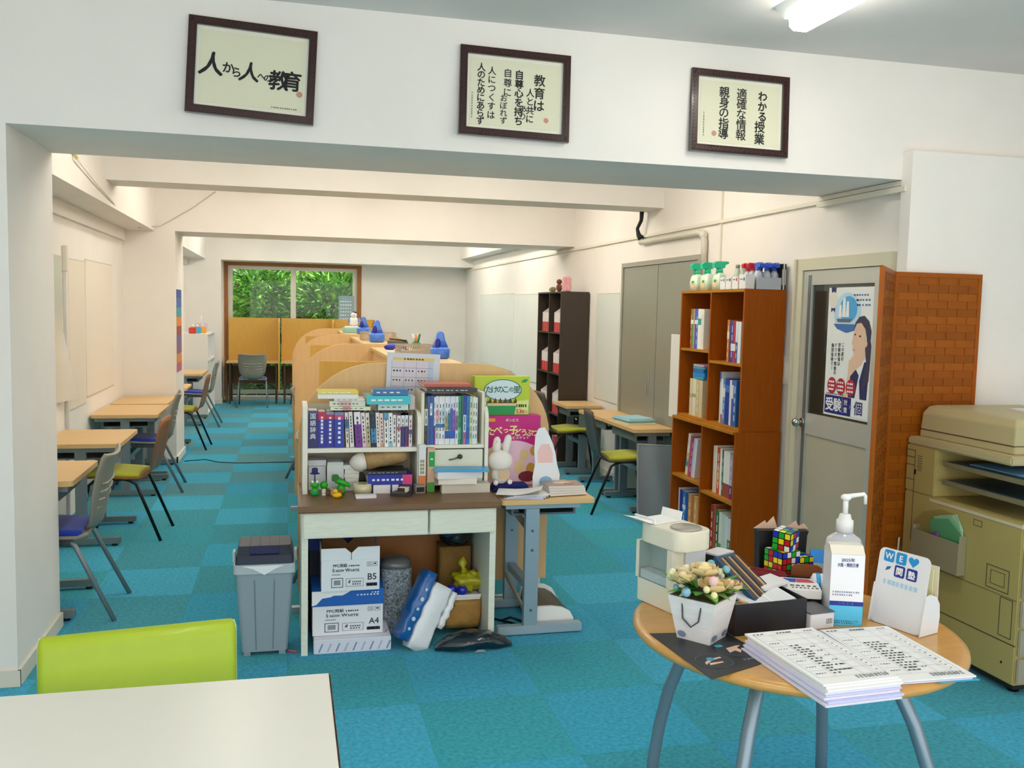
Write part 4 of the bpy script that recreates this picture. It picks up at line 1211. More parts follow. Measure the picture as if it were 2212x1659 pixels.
# ---- plastic-wrapped white pack leaning, blue and white
t = thing('wrapped_towels', 'blue and white plastic wrapped towel pack leaning under the desk', 'pack', (.555, 4.31, .012), rot=(R(-10), R(30), R(12)))
PLW = mat('#E9EDF2', .22, coat=.6, bump=.8, scale=11)
def slab(x0, x1, y0, y1, z0, z1, seed, m=9):
    rr = random.Random(seed)
    ph = rr.uniform(0, 6)
    rings = []
    for k in range(m):
        z = z0+(z1-z0)*k/(m-1)
        q = .90 if k in (0, m-1) else 1
        rings.append([((x0+x1)/2+(u-(x0+x1)/2)*q+.005*math.sin(9*k+ph+40*v), (y0+y1)/2+(v-(y0+y1)/2)*q+.004*math.sin(7*k+ph+50*u), z) for u, v in rrect(x0, x1, y0, y1, .014, 4)])
    return MB().loft(rings)
slab(-.012, .095, -.05, .05, .0, .335, 2).build('towel_bundle', PLW, t)
slab(.10, .135, -.045, .04, .14, .33, 4).build('towel_bundle', PLW, t)
slab(-.075, -.012, -.048, .05, .02, .37, 3).build('blue_end', mat('#1A5FA8', .25, coat=.5, bump=.5, scale=12), t)
p = MB()
for k in range(5):
    p.flat(circ(-.045, .08+.05*k, .008+.003*(k % 2), 8), FY(0, -.0535, 0))
pr(p, 'lettering', mat('#BFD8EE', .4), t)
MB().add([(-.01, -.05, 0), (.05, -.055, -.012), (.09, -.05, .0), (.12, -.03, .09), (.10, -.06, .04)], [(0, 1, 4), (1, 2, 4), (2, 3, 4)]).build('wrapper_tail', glass_mat('wrap_film', (.92, .95, .98, 1), .3, .1), t, fix=False)
# ---- sacks at the right
BLKB = mat('#0E1420', .22, coat=.6, bump=.5, scale=18)
t = thing('black_bag', 'black plastic bag on top of the brown paper bag under the desk', 'bag', (.86, 4.70, .40))
lump(MB(), (0, 0, .085), (.095, .08, .08), amp=.14, seed=5).build('sack', BLKB, t)
lump(MB(), (-.04, -.05, .09), (.05, .04, .05), amp=.1, seed=6).build('bulge', mat('#121A34', .2, coat=.6), t)
BRN = mat('#B08440', .7, var=.12, scale=20, bump=.6, bscale=25)
t = thing('brown_bag', 'tall crumpled brown paper bag at the back under the desk', 'bag', (.86, 4.72, 0))
rings = [[(u*q, v*q, z) for u, v in rrect(-.085, .085, -.06, .07, .02, 3)] for z, q in ((.0, 1.05), (.1, 1.02), (.2, 1.06), (.3, 1.0), (.40, 1.02))]
MB().loft(rings).build('sack', mat('#8E6A30', .75, var=.15, scale=20, bump=.6), t)
t = thing('brown_bag', 'brown paper carrier bag with white boxes inside under the desk', 'bag', (.865, 4.52, 0))
rings = [[(u*q+.004*math.sin(9*z+30*v), v*q, z) for u, v in rrect(-.095, .095, -.075, .085, .02, 4)] for z, q in ((.035, .92), (.06, .98), (.11, 1.02), (.15, 1.0), (.175, 1.0))]
MB().loft(rings).build('sack', BRN, t)
MB().sweep([(-.07, -.072, .15), (-.065, -.08, .20), (-.05, -.08, .205), (-.045, -.074, .15)], .004, 6).build('handle', mat('#C89A58', .7), t)
t = thing('white_tray', 'white tray sticking out of the brown carrier bag', 'tray', (.865, 4.52, .1755))
MB().box(-.085, .09, -.06, .07, 0, .014).build('base', WHITE, t, bevel=.002)
MB().box(-.087, .092, -.062, -.059, .0142, .028).build('rim', WHITE, t)
MB().box(-.087, .092, .069, .072, .0142, .028).build('rim', WHITE, t)
t = thing('yellow_bag', 'translucent yellow plastic bag knotted at the top', 'bag', (.885, 4.55, .2042))
YB = mat('#B9B21C', .25, coat=.5, bump=.5, scale=20)
lump(MB(), (.02, 0, .045), (.075, .05, .042), n=22, amp=.34, seed=8, freq=5).build('sack', YB, t)
MB().sweep([(0, 0, .09), (-.005, 0, .115), (-.01, .003, .14), (-.005, .004, .17)], [.024, .010, .026, .004], 7).build('knot', YB, t)
for k, (x, y) in enumerate(((.812, 4.495), (.862, 4.475))):
    t = thing('blue_tub', 'small round blue tub, %s one on the brown carrier bag' % ('left', 'right')[k], 'tub', (x, y, .2042 if k == 0 else .2042))
    MB().lathe([(.022, 0), (.026, .008), (.026, .026), (.022, .036), (.012, .041)], n=18).build('tub', mat('#1426B4', .25, coat=.5), t)
t = thing('dark_bag', 'long dark plastic bag lying on the carpet before the desk', 'bag', (.88, 4.26, 0))
rings = []
for k in range(12):
    u = -.19+.38*k/11
    q = max(.05, math.sin(math.pi*(k+.35)/11.7)**.55)
    rings.append([(u, .075*q*math.cos(a)*(1+.1*math.sin(3*a+k)), max(.002, .042*q+.045*q*math.sin(a)*(1+.12*math.sin(4*a+2*k)))) for a in [2*math.pi*j/16 for j in range(16)]])
MB().loft(rings).build('sack', mat('#10222E', .18, coat=.7, bump=.6, scale=22), t)
MB().flat([(-.03, .0), (.03, .0), (.02, .012), (-.012, .014)], FY(.02, -.076, .005)).build('pale_label', mat('#8A9AA0', .5), t, fix=False)

# ============================================================ ROUND TABLE
TC = (1.515, 2.46)
TR, TZ = .492, .70
rt = thing('round_table', 'round light wood table with four bowed grey legs', 'table', (TC[0], TC[1], 0))
RW = mat('#CF9A50', .3, var=.07, scale=5, stretch=(2, 9, 9), coat=.3)
MB().lathe([(.40, .662), (.455, .664), (.482, .670), (.4915, .681), (.4905, .691), (.483, .698), (.47, .70)], n=72).build('tabletop', RW, rt)
MB().lathe([(.25, .640), (.27, .640), (.27, .661), (.25, .661)], n=40).build('support_ring', mat('#7E8B92', .4, .4), rt)
for k, a in enumerate((129, 222, 44, 305)):
    c_, s_ = math.cos(R(a+0)), math.sin(R(a+0))
    pts = [(.27, .655), (.315, .60), (.37, .50), (.415, .38), (.445, .25), (.465, .12), (.472, .0)]
    MB().sweep([(r*c_, r*s_, z) for r, z in pts], .0205, 14).build('leg', mat('#8093A0', .3, .45), rt)

def on(x, y): return (x, y, TZ+.0005)
# ---- drinks machine with clear tank
t = thing('water_server', 'cream white drinks machine with clear side tank on the round table', 'machine', on(1.222, 2.725), R(17))
CRM = mat('#E9E4CF', .35, coat=.2)
MB().prism(rrect(-.07, .078, -.105, .10, .02, 5), .001, .075, 'z').build('base_body', CRM, t)
MB().prism(rrect(-.02, .077, -.08, .10, .015, 5), .0755, .199, 'z').build('column_body', CRM, t)
MB().box(-.069, -.0205, -.078, -.055, .0755, .199).build('front_pillar', CRM, t)
MB().box(-.069, -.0205, .085, .10, .0755, .199).build('rear_pillar', CRM, t)
hb = MB().prism(rrect(-.07, .078, -.115, .10, .045, 8), .1995, .262, 'z').build('head', CRM, t, bevel=.003)
MB().lathe([(.0, .2622), (.050, .2622), (.051, .265), (.047, .268), (.0, .2665)], c=(.006, -.055, 0), n=30).build('round_panel', mat('#A8A298', .35, .3), hb)
tk = MB().box(-.0685, -.0212, -.054, .084, .0757, .1988).build('tank', glass_mat('tank_glass', (.80, .88, .92, 1), .14), t)
MB().box(-.064, -.026, -.05, .08, .0765, .105).build('tank_filling', mat('#ECEAE6', .5), tk)
MB().box(-.015, .07, -.0815, -.0805, .078, .198).build('splash_panel', mat('#DCE2E6', .15, coat=.6), t)
t = thing('paper_slips', 'folded white paper slips lying on top of the drinks machine', 'paper', (1.20, 2.785, .9635), R(22))
MB().prism([(-.06, 0), (.06, 0), (.065, .03), (.062, .031), (.055, .004), (-.055, .004), (-.065, .022), (-.068, .02)], -.04, .05, 'y').build('slip', PAPER, t)
MB().prism([(-.075, .005), (-.06, .002), (-.058, .012), (-.13, .026)], -.03, .04, 'y').build('slip', PAPER, t)
# ---- flower pot
t = thing('flower_pot', 'white wooden square planter with cream roses and small blue flowers', 'flower pot', on(1.185, 2.415), R(38))
WPOT = mat('#E6E4E4', .6, var=.06, scale=10, stretch=(1, 1, 14))
ri = []
for z, q in ((.0005, .052), (.13, .075)): ri.append([(q, -q, z), (q, q, z), (-q, q, z), (-q, -q, z)])
MB().loft(ri, sm=False).build('planter', WPOT, t)
ri2 = [[(u*.94, v*.94, .1302) for u, v, z in ri[1]], [(u*.90, v*.90, .1315) for u, v, z in ri[1]]]
MB().loft(ri2, sm=False).build('soil', mat('#4A4A2A', .9), t)
MB().sweep([(-.07, -.03, .112), (-.074, -.025, .07), (-.070, 0, .048), (-.074, .025, .07), (-.07, .03, .112)], .0025, 6).build('rope_handle', mat('#4A4C50', .7), t)
p = MB()
for u in (-.034, .034): p.flat(circ(u, .018, .016, 12, .010), frame((0, -.0556, 0), (1, 0, 0), (0, -.17, 1)), 0)
for u in (-.034,): p.flat(circ(u, .018, .014, 12, .010), frame((-.0556, 0, 0), (0, -1, 0), (-.17, 0, 1)), 0)
pr(p, 'corner_print', mat('#7A8CA0', .6), t)
rr = random.Random(5)
def rose(x, y, z, r, col, nm):
    c = mat(col, .7)
    r0 = MB()
    r0.ball((x, y, z), (r*.42, r*.42, r*.5), 10)
    ro = r0.build(nm, c, t)
    for ring, (n, q, tilt) in enumerate(((4, .55, .5), (6, .9, .15))):
        for k in range(n):
            a = 2*math.pi*k/n+ring*.5+x*40
            px_, py_ = math.cos(a), math.sin(a)
            b = Vector((x+px_*r*q*.45, y+py_*r*q*.45, z-r*.35))
            tp = Vector((x+px_*r*q, y+py_*r*q, z+r*(.35*tilt+.15)))
            sd_ = Vector((-py_, px_, 0))*r*.52
            md = (b+tp)/2+Vector((px_, py_, 0))*r*.15
            MB().loft([[b-sd_*.5, b+sd_*.5], [md-sd_, md+sd_], [tp-sd_*.7, tp+sd_*.7]], cap=False, closed=False).build('petal', c, ro, fix=False)
rose(-.022, -.045, .172, .048, '#EBCB92', 'rose')
rose(.014, .006, .200, .046, '#F0DEA8', 'rose')
rose(.042, -.064, .160, .040, '#EFCFA0', 'rose')
rose(.062, .0, .165, .038, '#EFC6BE', 'rose')
rose(-.05, .042, .182, .038, '#EAD6A4', 'rose')
rose(.0, .055, .190, .036, '#F2E8C4', 'rose')
for k in range(22):
    a = rr.uniform(0, 6.28)
    r = rr.uniform(.055, .10)
    MB().ball((r*math.cos(a), r*math.sin(a), rr.uniform(.150, .205)), rr.uniform(.009, .015), 8).build('small_flower', mat(rr.choice(('#8FB8D0', '#7FB2C4', '#EDEBC8', '#F0E2B0', '#EFC4C0')), .7), t)
for k in range(34):
    a = rr.uniform(0, 6.28)
    d = Vector((math.cos(a), math.sin(a), rr.uniform(-.1, .8))).normalized()
    b = Vector((.03*math.cos(a), .03*math.sin(a), .14))
    l = rr.uniform(.06, .105)
    s_ = Vector((-math.sin(a), math.cos(a), 0))*l*.22
    MB().loft([[b-s_*.2, b+s_*.2], [b+d*l*.5-s_+Vector((0, 0, .008)), b+d*l*.5+s_+Vector((0, 0, .008))], [b+d*l-s_*.1, b+d*l+s_*.1]], cap=False, closed=False).build('leaf', mat(rr.choice(('#5AA03A', '#7AB848', '#3F8A2A', '#A0CC6A')), .5), t, fix=False)
# ---- black leaflet under the pot
t = thing('leaflet', 'black leaflet with hand washing pictures hanging over the table edge', 'leaflet', on(1.155, 2.32), R(10))
MB().add([(-.085, .165, 0), (-.115, -.185, 0), (.125, -.135, 0), (.14, .10, 0), (-.085, .165, .0012), (-.115, -.185, .0012), (.125, -.135, .0012), (.14, .10, .0012)], [(0, 1, 2, 3), (4, 7, 6, 5), (0, 4, 5, 1), (1, 5, 6, 2), (2, 6, 7, 3), (3, 7, 4, 0)]).build('sheet', mat('#222326', .4), t)
p = MB()
for (u, v), r in (((-.035, -.085), .052), ((.075, -.03), .052)):
    X = FZ(u, v, .0018)
    p.flat(circ(0, 0, r, 24), X, 0)
    p.flat(circ(0, 0, r-.002, 24), X, 1, .0003)
X = FZ(-.035, -.085, .0025)
p.flat([(-.036, -.016), (.0, .006), (.035, .012), (.034, .02), (-.004, .016), (-.03, .0)], X, 2)
p.flat([(-.028, -.022), (.02, -.018), (.022, -.01), (-.02, -.008)], X, 2)
p.flat(circ(-.002, .014, .012, 10), X, 3, .0003)
X = FZ(.075, -.03, .0025)
p.flat([(-.03, -.02), (-.006, -.012), (.0, -.03), (.014, -.014), (.012, .004), (.034, .018), (.02, .02), (-.02, .012)], X, 2)
p.flat(circ(-.03, .034, .014, 10, .010), X, 3)
dashes(p, .05, .11, -.105, .008, FZ(0, 0, .0018), 4, 5, .7)
pr(p, 'leaflet_print', [mat('#4A6A74', .5), mat('#26282C', .5), mat('#E0B8A0', .5), mat('#3AA0C8', .5), mat('#8A8C90', .5)], t)
# ---- black tray box with bits in it
t = thing('black_box', 'open black box filled with packets behind the planter', 'box', on(1.40, 2.51), R(5))
BK = mat('#0E121C', .4)
MB().box(-.125, .125, -.10, -.096, 0, .095).box(-.125, .125, .096, .10, 0, .095).box(-.125, -.121, -.096, .096, 0, .095).box(.121, .125, -.096, .096, 0, .095).box(-.121, .121, -.096, .096, 0, .004).build('tray', BK, t)
def packet(x, y, z, sx, sy, sz, rot, col, name, label, cat, prt=None, pm=None, bevel=.002, rough=.4, parts=()):
    t = thing(name, label, cat, (x, y, z), rot=tuple(R(a) for a in rot))
    MB().box(-sx/2, sx/2, -sy/2, sy/2, 0, sz).build('body', mat(col, rough, coat=.2), t, bevel=bevel)
    if prt:
        p = MB()
        prt(p, FZ(0, 0, sz+.0008), sx, sy)
        pr(p, 'top_print', pm, t)
    return t
packet(1.43, 2.50, .776, .16, .12, .010, (8, -6, 12), '#E8E8EA', 'plastic_envelope', 'clear plastic envelope of white papers in the black box', 'envelope', lambda p, X, a, b: p.rect(-.004, .004, -b/2, b/2, X), [mat('#F6F6F8', .2)], rough=.12)
packet(1.485, 2.575, .797, .12, .08, .010, (4, -4, 20), '#DDDDE0', 'plastic_envelope', 'second clear envelope slipping behind the first one', 'envelope', rough=.12)
packet(1.325, 2.452, .765, .05, .03, .02, (0, 0, 20), '#C8B89A', 'sweet_packet', 'small coloured sweet packet at the front of the black box', 'packet', lambda p, X, a, b: [p.rect(-.02+.014*k, -.008+.014*k, -.01, .01, X, k) for k in range(3)], [mat('#2E8A4A', .5), mat('#C83A3A', .5), mat('#E0C04A', .5)])
def pencils(p, X, a, b):
    for k in range(9):
        p.rect(-a/2+.012+.011*k, -a/2+.019+.011*k, -b/2+.012, b/2-.012, X, k % 3)
packet(1.40, 2.575, .815, .10, .20, .014, (30, 0, 22), '#1E4A6A', 'pencil_tin', 'dark blue tin of brown pencils leaning in the black box', 'tin', pencils, [mat('#6A3A20', .5), mat('#C89A50', .5), mat('#2A1A18', .5)])
t = packet(1.372, 2.695, TZ+.0005, .085, .06, .17, (0, 0, 30), '#14161C', 'small_black_box', 'upright black box with pale top beside the drinks machine', 'box')
MB().box(-.043, .043, -.031, .031, .1702, .176).build('lid', mat('#D8D6DA', .5), t)
packet(1.525, 2.745, .7625, .12, .15, .016, (3, 2, 30), '#EAE2DA', 'photo_leaflet', 'pale leaflet with food picture on the red tray', 'leaflet', lambda p, X, a, b: [p.flat(circ(0, .0, .045, 14, .03), X, 0), p.flat(circ(.02, .02, .02, 10), X, 1, .0004)], [mat('#DDB490', .5), mat('#C8907A', .5)])
packet(1.505, 2.69, TZ+.0005, .12, .10, .058, (0, 0, 24), '#E9E4DC', 'tissue_packet', 'white soft packet lying in front of the photo leaflet', 'packet', bevel=.006)
def flagp(p, X, a, b):
    p.flat([(-.05, .01), (-.01, .01), (-.005, .045), (-.045, .045)], X, 0)
    p.flat([(-.008, .01), (.05, .015), (.035, .045), (-.004, .046)], X, 1)
    dashes(p, -.05, .055, -.02, .01, X, 2, 6, .7)
    dashes(p, -.03, .055, -.04, .008, X, 2, 7, .7, seed=4)
packet(1.602, 2.578, .7615, .12, .11, .03, (3, 0, -22), '#F0EEEA', 'game_box', 'white box with blue and red shapes and lettering', 'box', flagp, [mat('#1E50A8', .5), mat('#C83E54', .5), mat('#3A3A44', .5)])
# ---- red lined tray with patterned sides
t = thing('patterned_tray', 'red lined tray with dark floral sides at the middle of the table', 'tray', on(1.652, 2.632), R(-22))
PATT = mat('#2A3018', .5, var=.9, scale=60)
RED = mat('#A31420', .6)
MB().box(-.105, .105, -.08, -.074, 0, .055).box(-.105, .105, .074, .08, 0, .055).box(-.105, -.099, -.074, .074, 0, .055).box(.099, .105, -.074, .074, 0, .055).build('side_wall', PATT, t)
MB().box(-.099, .099, -.074, .074, 0, .004).build('red_lining', RED, t)
MB().box(-.106, .106, -.081, -.0735, .0552, .060).box(-.106, .106, .0735, .081, .0552, .060).box(-.106, -.0985, -.0735, .0735, .0552, .06).box(.0985, .106, -.0735, .0735, .0552, .06).build('red_rim', RED, t)
MB().prism([(-.03, .0605), (.07, .0605), (.07, .105), (.055, .115), (-.015, .115), (-.03, .105)], .075, .081, 'y').build('handle_flap', mat('#8A4A1C', .6), t)
packet(1.68, 2.665, .7615, .03, .18, .022, (0, 0, 64), '#17191E', 'umbrella_case', 'long black case lying across the red tray', 'case', bevel=.008)
packet(1.735, 2.625, .706, .07, .05, .05, (0, 0, 12), '#C27AC0', 'pink_pouch', 'pinkish purple pouch in the red tray', 'pouch', bevel=.01)
packet(1.555, 2.70, .7795, .022, .13, .026, (0, 0, 48), '#8E2A30', 'red_case', 'dark red glasses case at the left of the red tray', 'case', bevel=.008)
t = thing('spray_bottle', 'white bottle with sky blue cap lying in the red tray', 'bottle', (1.722, 2.575, .789), rot=(0, R(90), R(-24)))
MB().lathe([(.012, -.07), (.026, -.062), (.027, .03), (.024, .04)], n=18).build('bottle_body', mat('#E6EAF2', .3), t)
MB().lathe([(.026, .041), (.0275, .046), (.027, .075), (.02, .083)], n=18).build('cap', mat('#18A0E6', .3), t)
MB().lathe([(.0272, -.055), (.0275, -.055), (.0275, -.042), (.0272, -.042)], n=18).build('band', mat('#2AA8E0', .3), t)
# ---- black bag with puzzle cubes
t = thing('gift_bag', 'black paper bag behind the puzzle cubes on the round table', 'bag', on(1.70, 2.872), R(-12))
MB().loft([[(u*q, v, z) for u, v in ((-.085, -.03), (.085, -.03), (.085, .03), (-.085, .03))] for z, q in ((0, .92), (.18, 1.0), (.195, 1.06))], sm=False).build('bag_body', mat('#08080C', .5), t)
for u, h_ in ((-.07, .05), (-.04, .075), (.04, .05), (.07, .035)):
    MB().add([(u-.03, 0, .196), (u+.03, .005, .196), (u+.012, 0, .196+h_*.6)], [(0, 1, 2)]).build('tissue_point', mat('#E0BBA4', .8), t, fix=False)
CUBEC = ['#F2E21A', '#12B02A', '#1030C8', '#C81420', '#F2F2EE', '#F2F2EE']
def puzzle_cube(x, y, z, sz, n, rz, label, seed, tilt=(0, 0)):
    rr = random.Random(seed)
    t = thing('puzzle_cube', label, 'puzzle cube', (x, y, z), rot=(R(tilt[0]), R(tilt[1]), R(rz)), group='puzzle cubes on the round table')
    core = MB().box(-sz/2, sz/2, -sz/2, sz/2, 0, sz).build('core', mat('#0A0A0C', .35), t, bevel=.002)
    c = sz/n
    ms = [mat(k, .3, coat=.3) for k in CUBEC[:5]]
    for X, nm in ((FY(-sz/2, -sz/2-.0006, 0), 'front'), (FX(-sz/2-.0006, sz/2, 0), 'left'), (FXp(sz/2+.0006, -sz/2, 0), 'right'), (FZ(-sz/2, -sz/2, sz+.0006), 'top')):
        for i in range(n):
            for j in range(n):
                p = MB()
                p.rect(i*c+c*.08, (i+1)*c-c*.08, j*c+c*.08, (j+1)*c-c*.08, X)
                p.build('sticker', rr.choice(ms), core, fix=False)
t = crate(1.615, 1.775, 2.757, 2.827, TZ+.0005, .7615, '#3A2A20', 'storage_box', 'dark box under the puzzle cubes', 'box')
puzzle_cube(1.66, 2.788, .7625, .084, 4, 16, 'large puzzle cube at the bottom of the cube pile', 21)
puzzle_cube(1.735, 2.79, .7625, .060, 3, 8, 'puzzle cube at the right of the cube pile', 22)
puzzle_cube(1.672, 2.792, .8485, .066, 3, 34, 'topmost puzzle cube of the pile', 23, (4, -6))
# ---- cartons and pump
t = thing('milk_carton', 'blue topped small carton at the back of the round table', 'carton', on(1.812, 2.785), R(-28))
MB().box(-.038, .038, -.038, .038, 0, .10).build('carton_body', mat('#E6EEF6', .45), t)
MB().box(.0385, .0395, -.038, .038, 0, .10).build('side_print', mat('#1656B4', .45), t)
MB().loft([[(-.038, -.038, .1005), (.038, -.038, .1005), (.038, .038, .1005), (-.038, .038, .1005)], [(-.038, -.003, .138), (.038, -.003, .138), (.038, .003, .138), (-.038, .003, .138)]], sm=False).build('gable_top', mat('#178AE0', .4), t)
MB().flat(circ(0, .035, .012, 12, .016), FY(.008, -.0388, 0)).build('emblem', mat('#30459A', .5), t, fix=False)
t = thing('pump_bottle', 'clear pump bottle with white pump head behind the carton', 'bottle', on(1.832, 2.69))
MB().lathe([(.045, 0), (.058, .006), (.058, .185), (.05, .205), (.026, .222), (.022, .225)], n=28, sx=1.1).build('bottle_body', mat('#E4E2EA', .15, coat=.6, trans=.25), t)
MB().lathe([(.028, .2255), (.028, .265), (.022, .268), (.018, .285), (.010, .288)], n=22).build('collar', WHITE, t)
pm_ = MB().cyl((0, 0, .2885), (0, 0, .335), .009).ball((0, 0, .342), (.018, .018, .012), 12).build('pump_stem', WHITE, t)
MB().sweep([(0, 0, .345), (.035, -.012, .352), (.056, -.019, .356), (.060, -.0205, .350), (.061, -.021, .322)], [.009, .007, .0065, .006, .005], 10).build('nozzle', WHITE, pm_)
t = thing('drink_carton', 'tall white carton with blue foot beside the card stand', 'carton', on(1.690, 2.475), R(-20))
wd = .050
MB().box(-wd, wd, -wd, wd, 0, .222).build('carton_body', mat('#EEF1F7', .4), t)
MB().loft([[(-wd, -wd, .2225), (wd, -wd, .2225), (wd, wd, .2225), (-wd, wd, .2225)], [(-wd, -wd+.03, .245), (wd, -wd+.03, .245), (wd, wd-.03, .245), (-wd, wd-.03, .245)]], sm=False).build('gable_top', mat('#EBE3D4', .5), t)
p = MB()
X = FY(0, -wd-.0008, 0)
p.rect(-wd, wd, 0, .062, X, 0)
p.rect(-wd, wd, .062, .076, X, 1)
put_text(p, '2025年', 0, .206, .013, X, 2, .01, width=.04)
put_text(p, '大阪・関西万博', 0, .190, .013, X, 2, .015, width=.062)
dashes(p, -.042, .04, .105, .005, X, 3, 12, .7)
dashes(p, -.042, .02, .096, .005, X, 3, 9, .7, seed=3)
dashes(p, -.03, .03, .069, .005, X, 4, 9, .7)
dashes(p, -.04, .04, .014, .004, X, 5, 12, .7)
dashes(p, -.04, .03, .008, .004, X, 5, 10, .7)
Xs = FXp(wd+.0008, -wd, 0)
p.rect(0, 2*wd, 0, .062, Xs, 6)
p.rect(0, 2*wd, .062, .076, Xs, 1)
pr(p, 'carton_print', [mat('#57C2EA', .45), mat('#10309A', .45), mat('#33407E', .5), mat('#8088A8', .5), mat('#8FA8D8', .5), mat('#2E7FB0', .5), mat('#3E9AC8', .45)], t)
# ---- white card stand
t = thing('card_stand', 'white card holder with blue lettering at the right of the round table', 'card stand', on(1.835, 2.385), R(-72))
CS = mat('#E6E6E8', .35)
tiltX = frame((0, -.028, .001), (1, 0, 0), (0, .16, 1))
p = MB()
poly = rrect(-.088, .088, 0, .235, .02, 5)
n_ = len(poly)
p.add([(a, b, -.002) for a, b in poly]+[(a, b, 0) for a, b in poly], [list(range(n_-1, -1, -1)), list(range(n_, 2*n_))]+[(k, (k+1) % n_, n_+(k+1) % n_, n_+k) for k in range(n_)], 0, False, tiltX)
p.build('back_card', CS, t)
for s in (-1, 1):
    MB().prism([(-.034, .001), (.055, .001), (.062, .05), (.058, .09), (.04, .115), (.010, .125), (-.012, .12)], s*.0895-.0012, s*.0895+.0012, 'x').build('side_wing', CS, t)
MB().box(-.087, .087, -.025, .05, .001, .003).build('base', CS, t)
p = MB()
def tile_(u, v, s, mi, ch, h):
    p.flat(rrect(u-s/2, u+s/2, v-s/2, v+s/2, s*.15, 3), tiltX, mi, .0008)
    put_text(p, ch, u, v, s*.72, tiltX, 2, .03, h=.0014)
tile_(-.052, .212, .036, 0, 'W', 0)
tile_(-.010, .212, .036, 0, 'E', 0)
hp = []
for k in range(24):
    a = 2*math.pi*k/24
    hp.append((.032+.0011*16*math.sin(a)**3, .212+.0011*(13*math.cos(a)-5*math.cos(2*a)-2*math.cos(3*a)-math.cos(4*a))))
p.flat(hp, tiltX, 0, .0008)
p.flat([(-.06, .165), (-.045, .172), (-.04, .182), (-.055, .178)], tiltX, 3, .0008)
tile_(-.010, .172, .036, 1, '関', 0)
tile_(.032, .172, .036, 1, '塾', 0)
dashes(p, -.06, .06, .132, .014, tiltX @ Matrix.Translation((0, 0, .0008)), 4, 8, .75)
pr(p, 'lettering', [mat('#1E92D2', .4), mat('#20348C', .4), WHITE, mat('#2468A0', .4), mat('#A9CFE6', .5)], t)
t = thing('note_cards', 'pale yellow note cards standing in the white card stand', 'cards', (1.874, 2.388, TZ+.006), R(-72))
for k in range(3):
    MB().box(-.01+.012*k, .05+.014*k, .0+.006*k, .0025+.006*k, 0, .175+.012*k).build('card', mat(('#EDE7C4', '#F0EAB8', '#E6DDC0')[k], .7), t)
# ---- small carton at the front
t = packet(1.578, 2.462, TZ+.0005, .088, .10, .048, (0, 0, 6), '#D9DCE2', 'lens_box', 'small white box with grey lid and barcode in front of the tray', 'box')
MB().box(-.0445, .0445, -.0505, .0505, .0482, .052).build('lid', mat('#5A5A60', .4), t)
p = MB()
p.rect(.012, .038, .012, .034, FY(0, -.0508, 0), 0)
for k in range(7): p.rect(.014+.0033*k, .0155+.0033*k, .014, .032, FY(0, -.0514, 0), 1)
pr(p, 'barcode', [WHITE, INK], t)
# ---- the two stacks of printed forms
def form_print(p, X, w, h, seed):
    rr = random.Random(seed)
    dashes(p, w*.06, w*.22, h*.955, h*.014, X, 0, 3, .8, seed=seed)
    dashes(p, w*.40, w*.62, h*.955, h*.018, X, 0, 5, .85, seed=seed+1)
    dashes(p, w*.80, w*.93, h*.955, h*.010, X, 0, 3, .8, seed=seed+2)
    for k in range(8):
        p.rect(w*.05, w*.95, h*(.08+.12*k), h*(.08+.12*k)+.0008, X, 1)
    for u in (.05, .28, .64, .78, .83, .95): p.rect(w*u, w*u+.0008, h*.08, h*.92, X, 1)
    for k in range(6):
        dashes(p, w*.09, w*.24, h*(.15+.12*k), h*.010, X, 0, 4, .6, seed=k)
    for k in range(13):
        n = rr.randint(2, 5)
        dashes(p, w*.31, w*(.33+.055*n), h*(.14+.045*k), h*.016, X, 0, n, .8, seed=k*3+seed)
        if k % 2: dashes(p, w*.55, w*.63, h*(.14+.045*k), h*.013, X, 2, 2, .8, seed=k+50)
        dashes(p, w*.87, w*.91, h*(.13+.058*k), h*.010, X, 0, 1, .8, seed=k+90)
    for k in range(3): dashes(p, w*.50, w*.94, h*(.025+.018*k), h*.008, X, 0, 9, .8, seed=k+seed)
FP = [mat('#3A3C46', .7), mat('#9A9CA8', .7), mat('#7A7C88', .7)]
def form_stack(x, y, w, h, n, zt, rz, label, seed, skew):
    t = thing('form_stack', label, 'papers', (x, y, TZ+.0008), rz)
    rr = random.Random(seed)
    hh = zt/n
    for k in range(n):
        o = rr.uniform(-.006, .006)
        MB().box(o-skew*(n-1-k), w+o-skew*(n-1-k), rr.uniform(-.012, .0)-.004*(n-1-k)*(1 if n > 5 else 0), h+rr.uniform(-.004, .004), k*hh, (k+1)*hh-.0004).build('sheet_bundle', (PAPER if k > n*.5 else (mat('#C9CCF4', .8) if k % 2 else mat('#E4E0EC', .8))), t)
    p = MB()
    form_print(p, FZ(0, 0, zt+.0009), w, h, seed)
    pr(p, 'form_print', FP, t)
form_stack(1.285, 1.945, .222, .355, 8, .045, R(3), 'thick stack of printed forms hanging over the near edge of the round table', 31, .0012)
form_stack(1.54, 2.00, .225, .375, 3, .012, R(-1.5), 'thin stack of printed forms beside the thick stack', 33, .001)
o = tag(MB().box(0, .12, 0, .10, 0, .001).build('blue_sheet', mat('#3FB0D8', .5), None, loc=(1.66, 1.986, TZ+.0002), rot=(0, 0, R(-2))), 'blue sheet peeking out under the thin form stack', 'paper')
# ============================================================ COPIER
cp = thing('photocopier', 'large beige photocopier standing against the right partition', 'photocopier', (3.4, 3.65, 0))
CB1 = mat('#B4A464', .45, var=.02, scale=4)
CB2 = mat('#BCB084', .45)
CDK = mat('#4A4636', .5)
SEAM = mat('#3C3828', .6)
X0, X1, Y0, Y1 = 3.10, 3.74, 3.262, 4.05
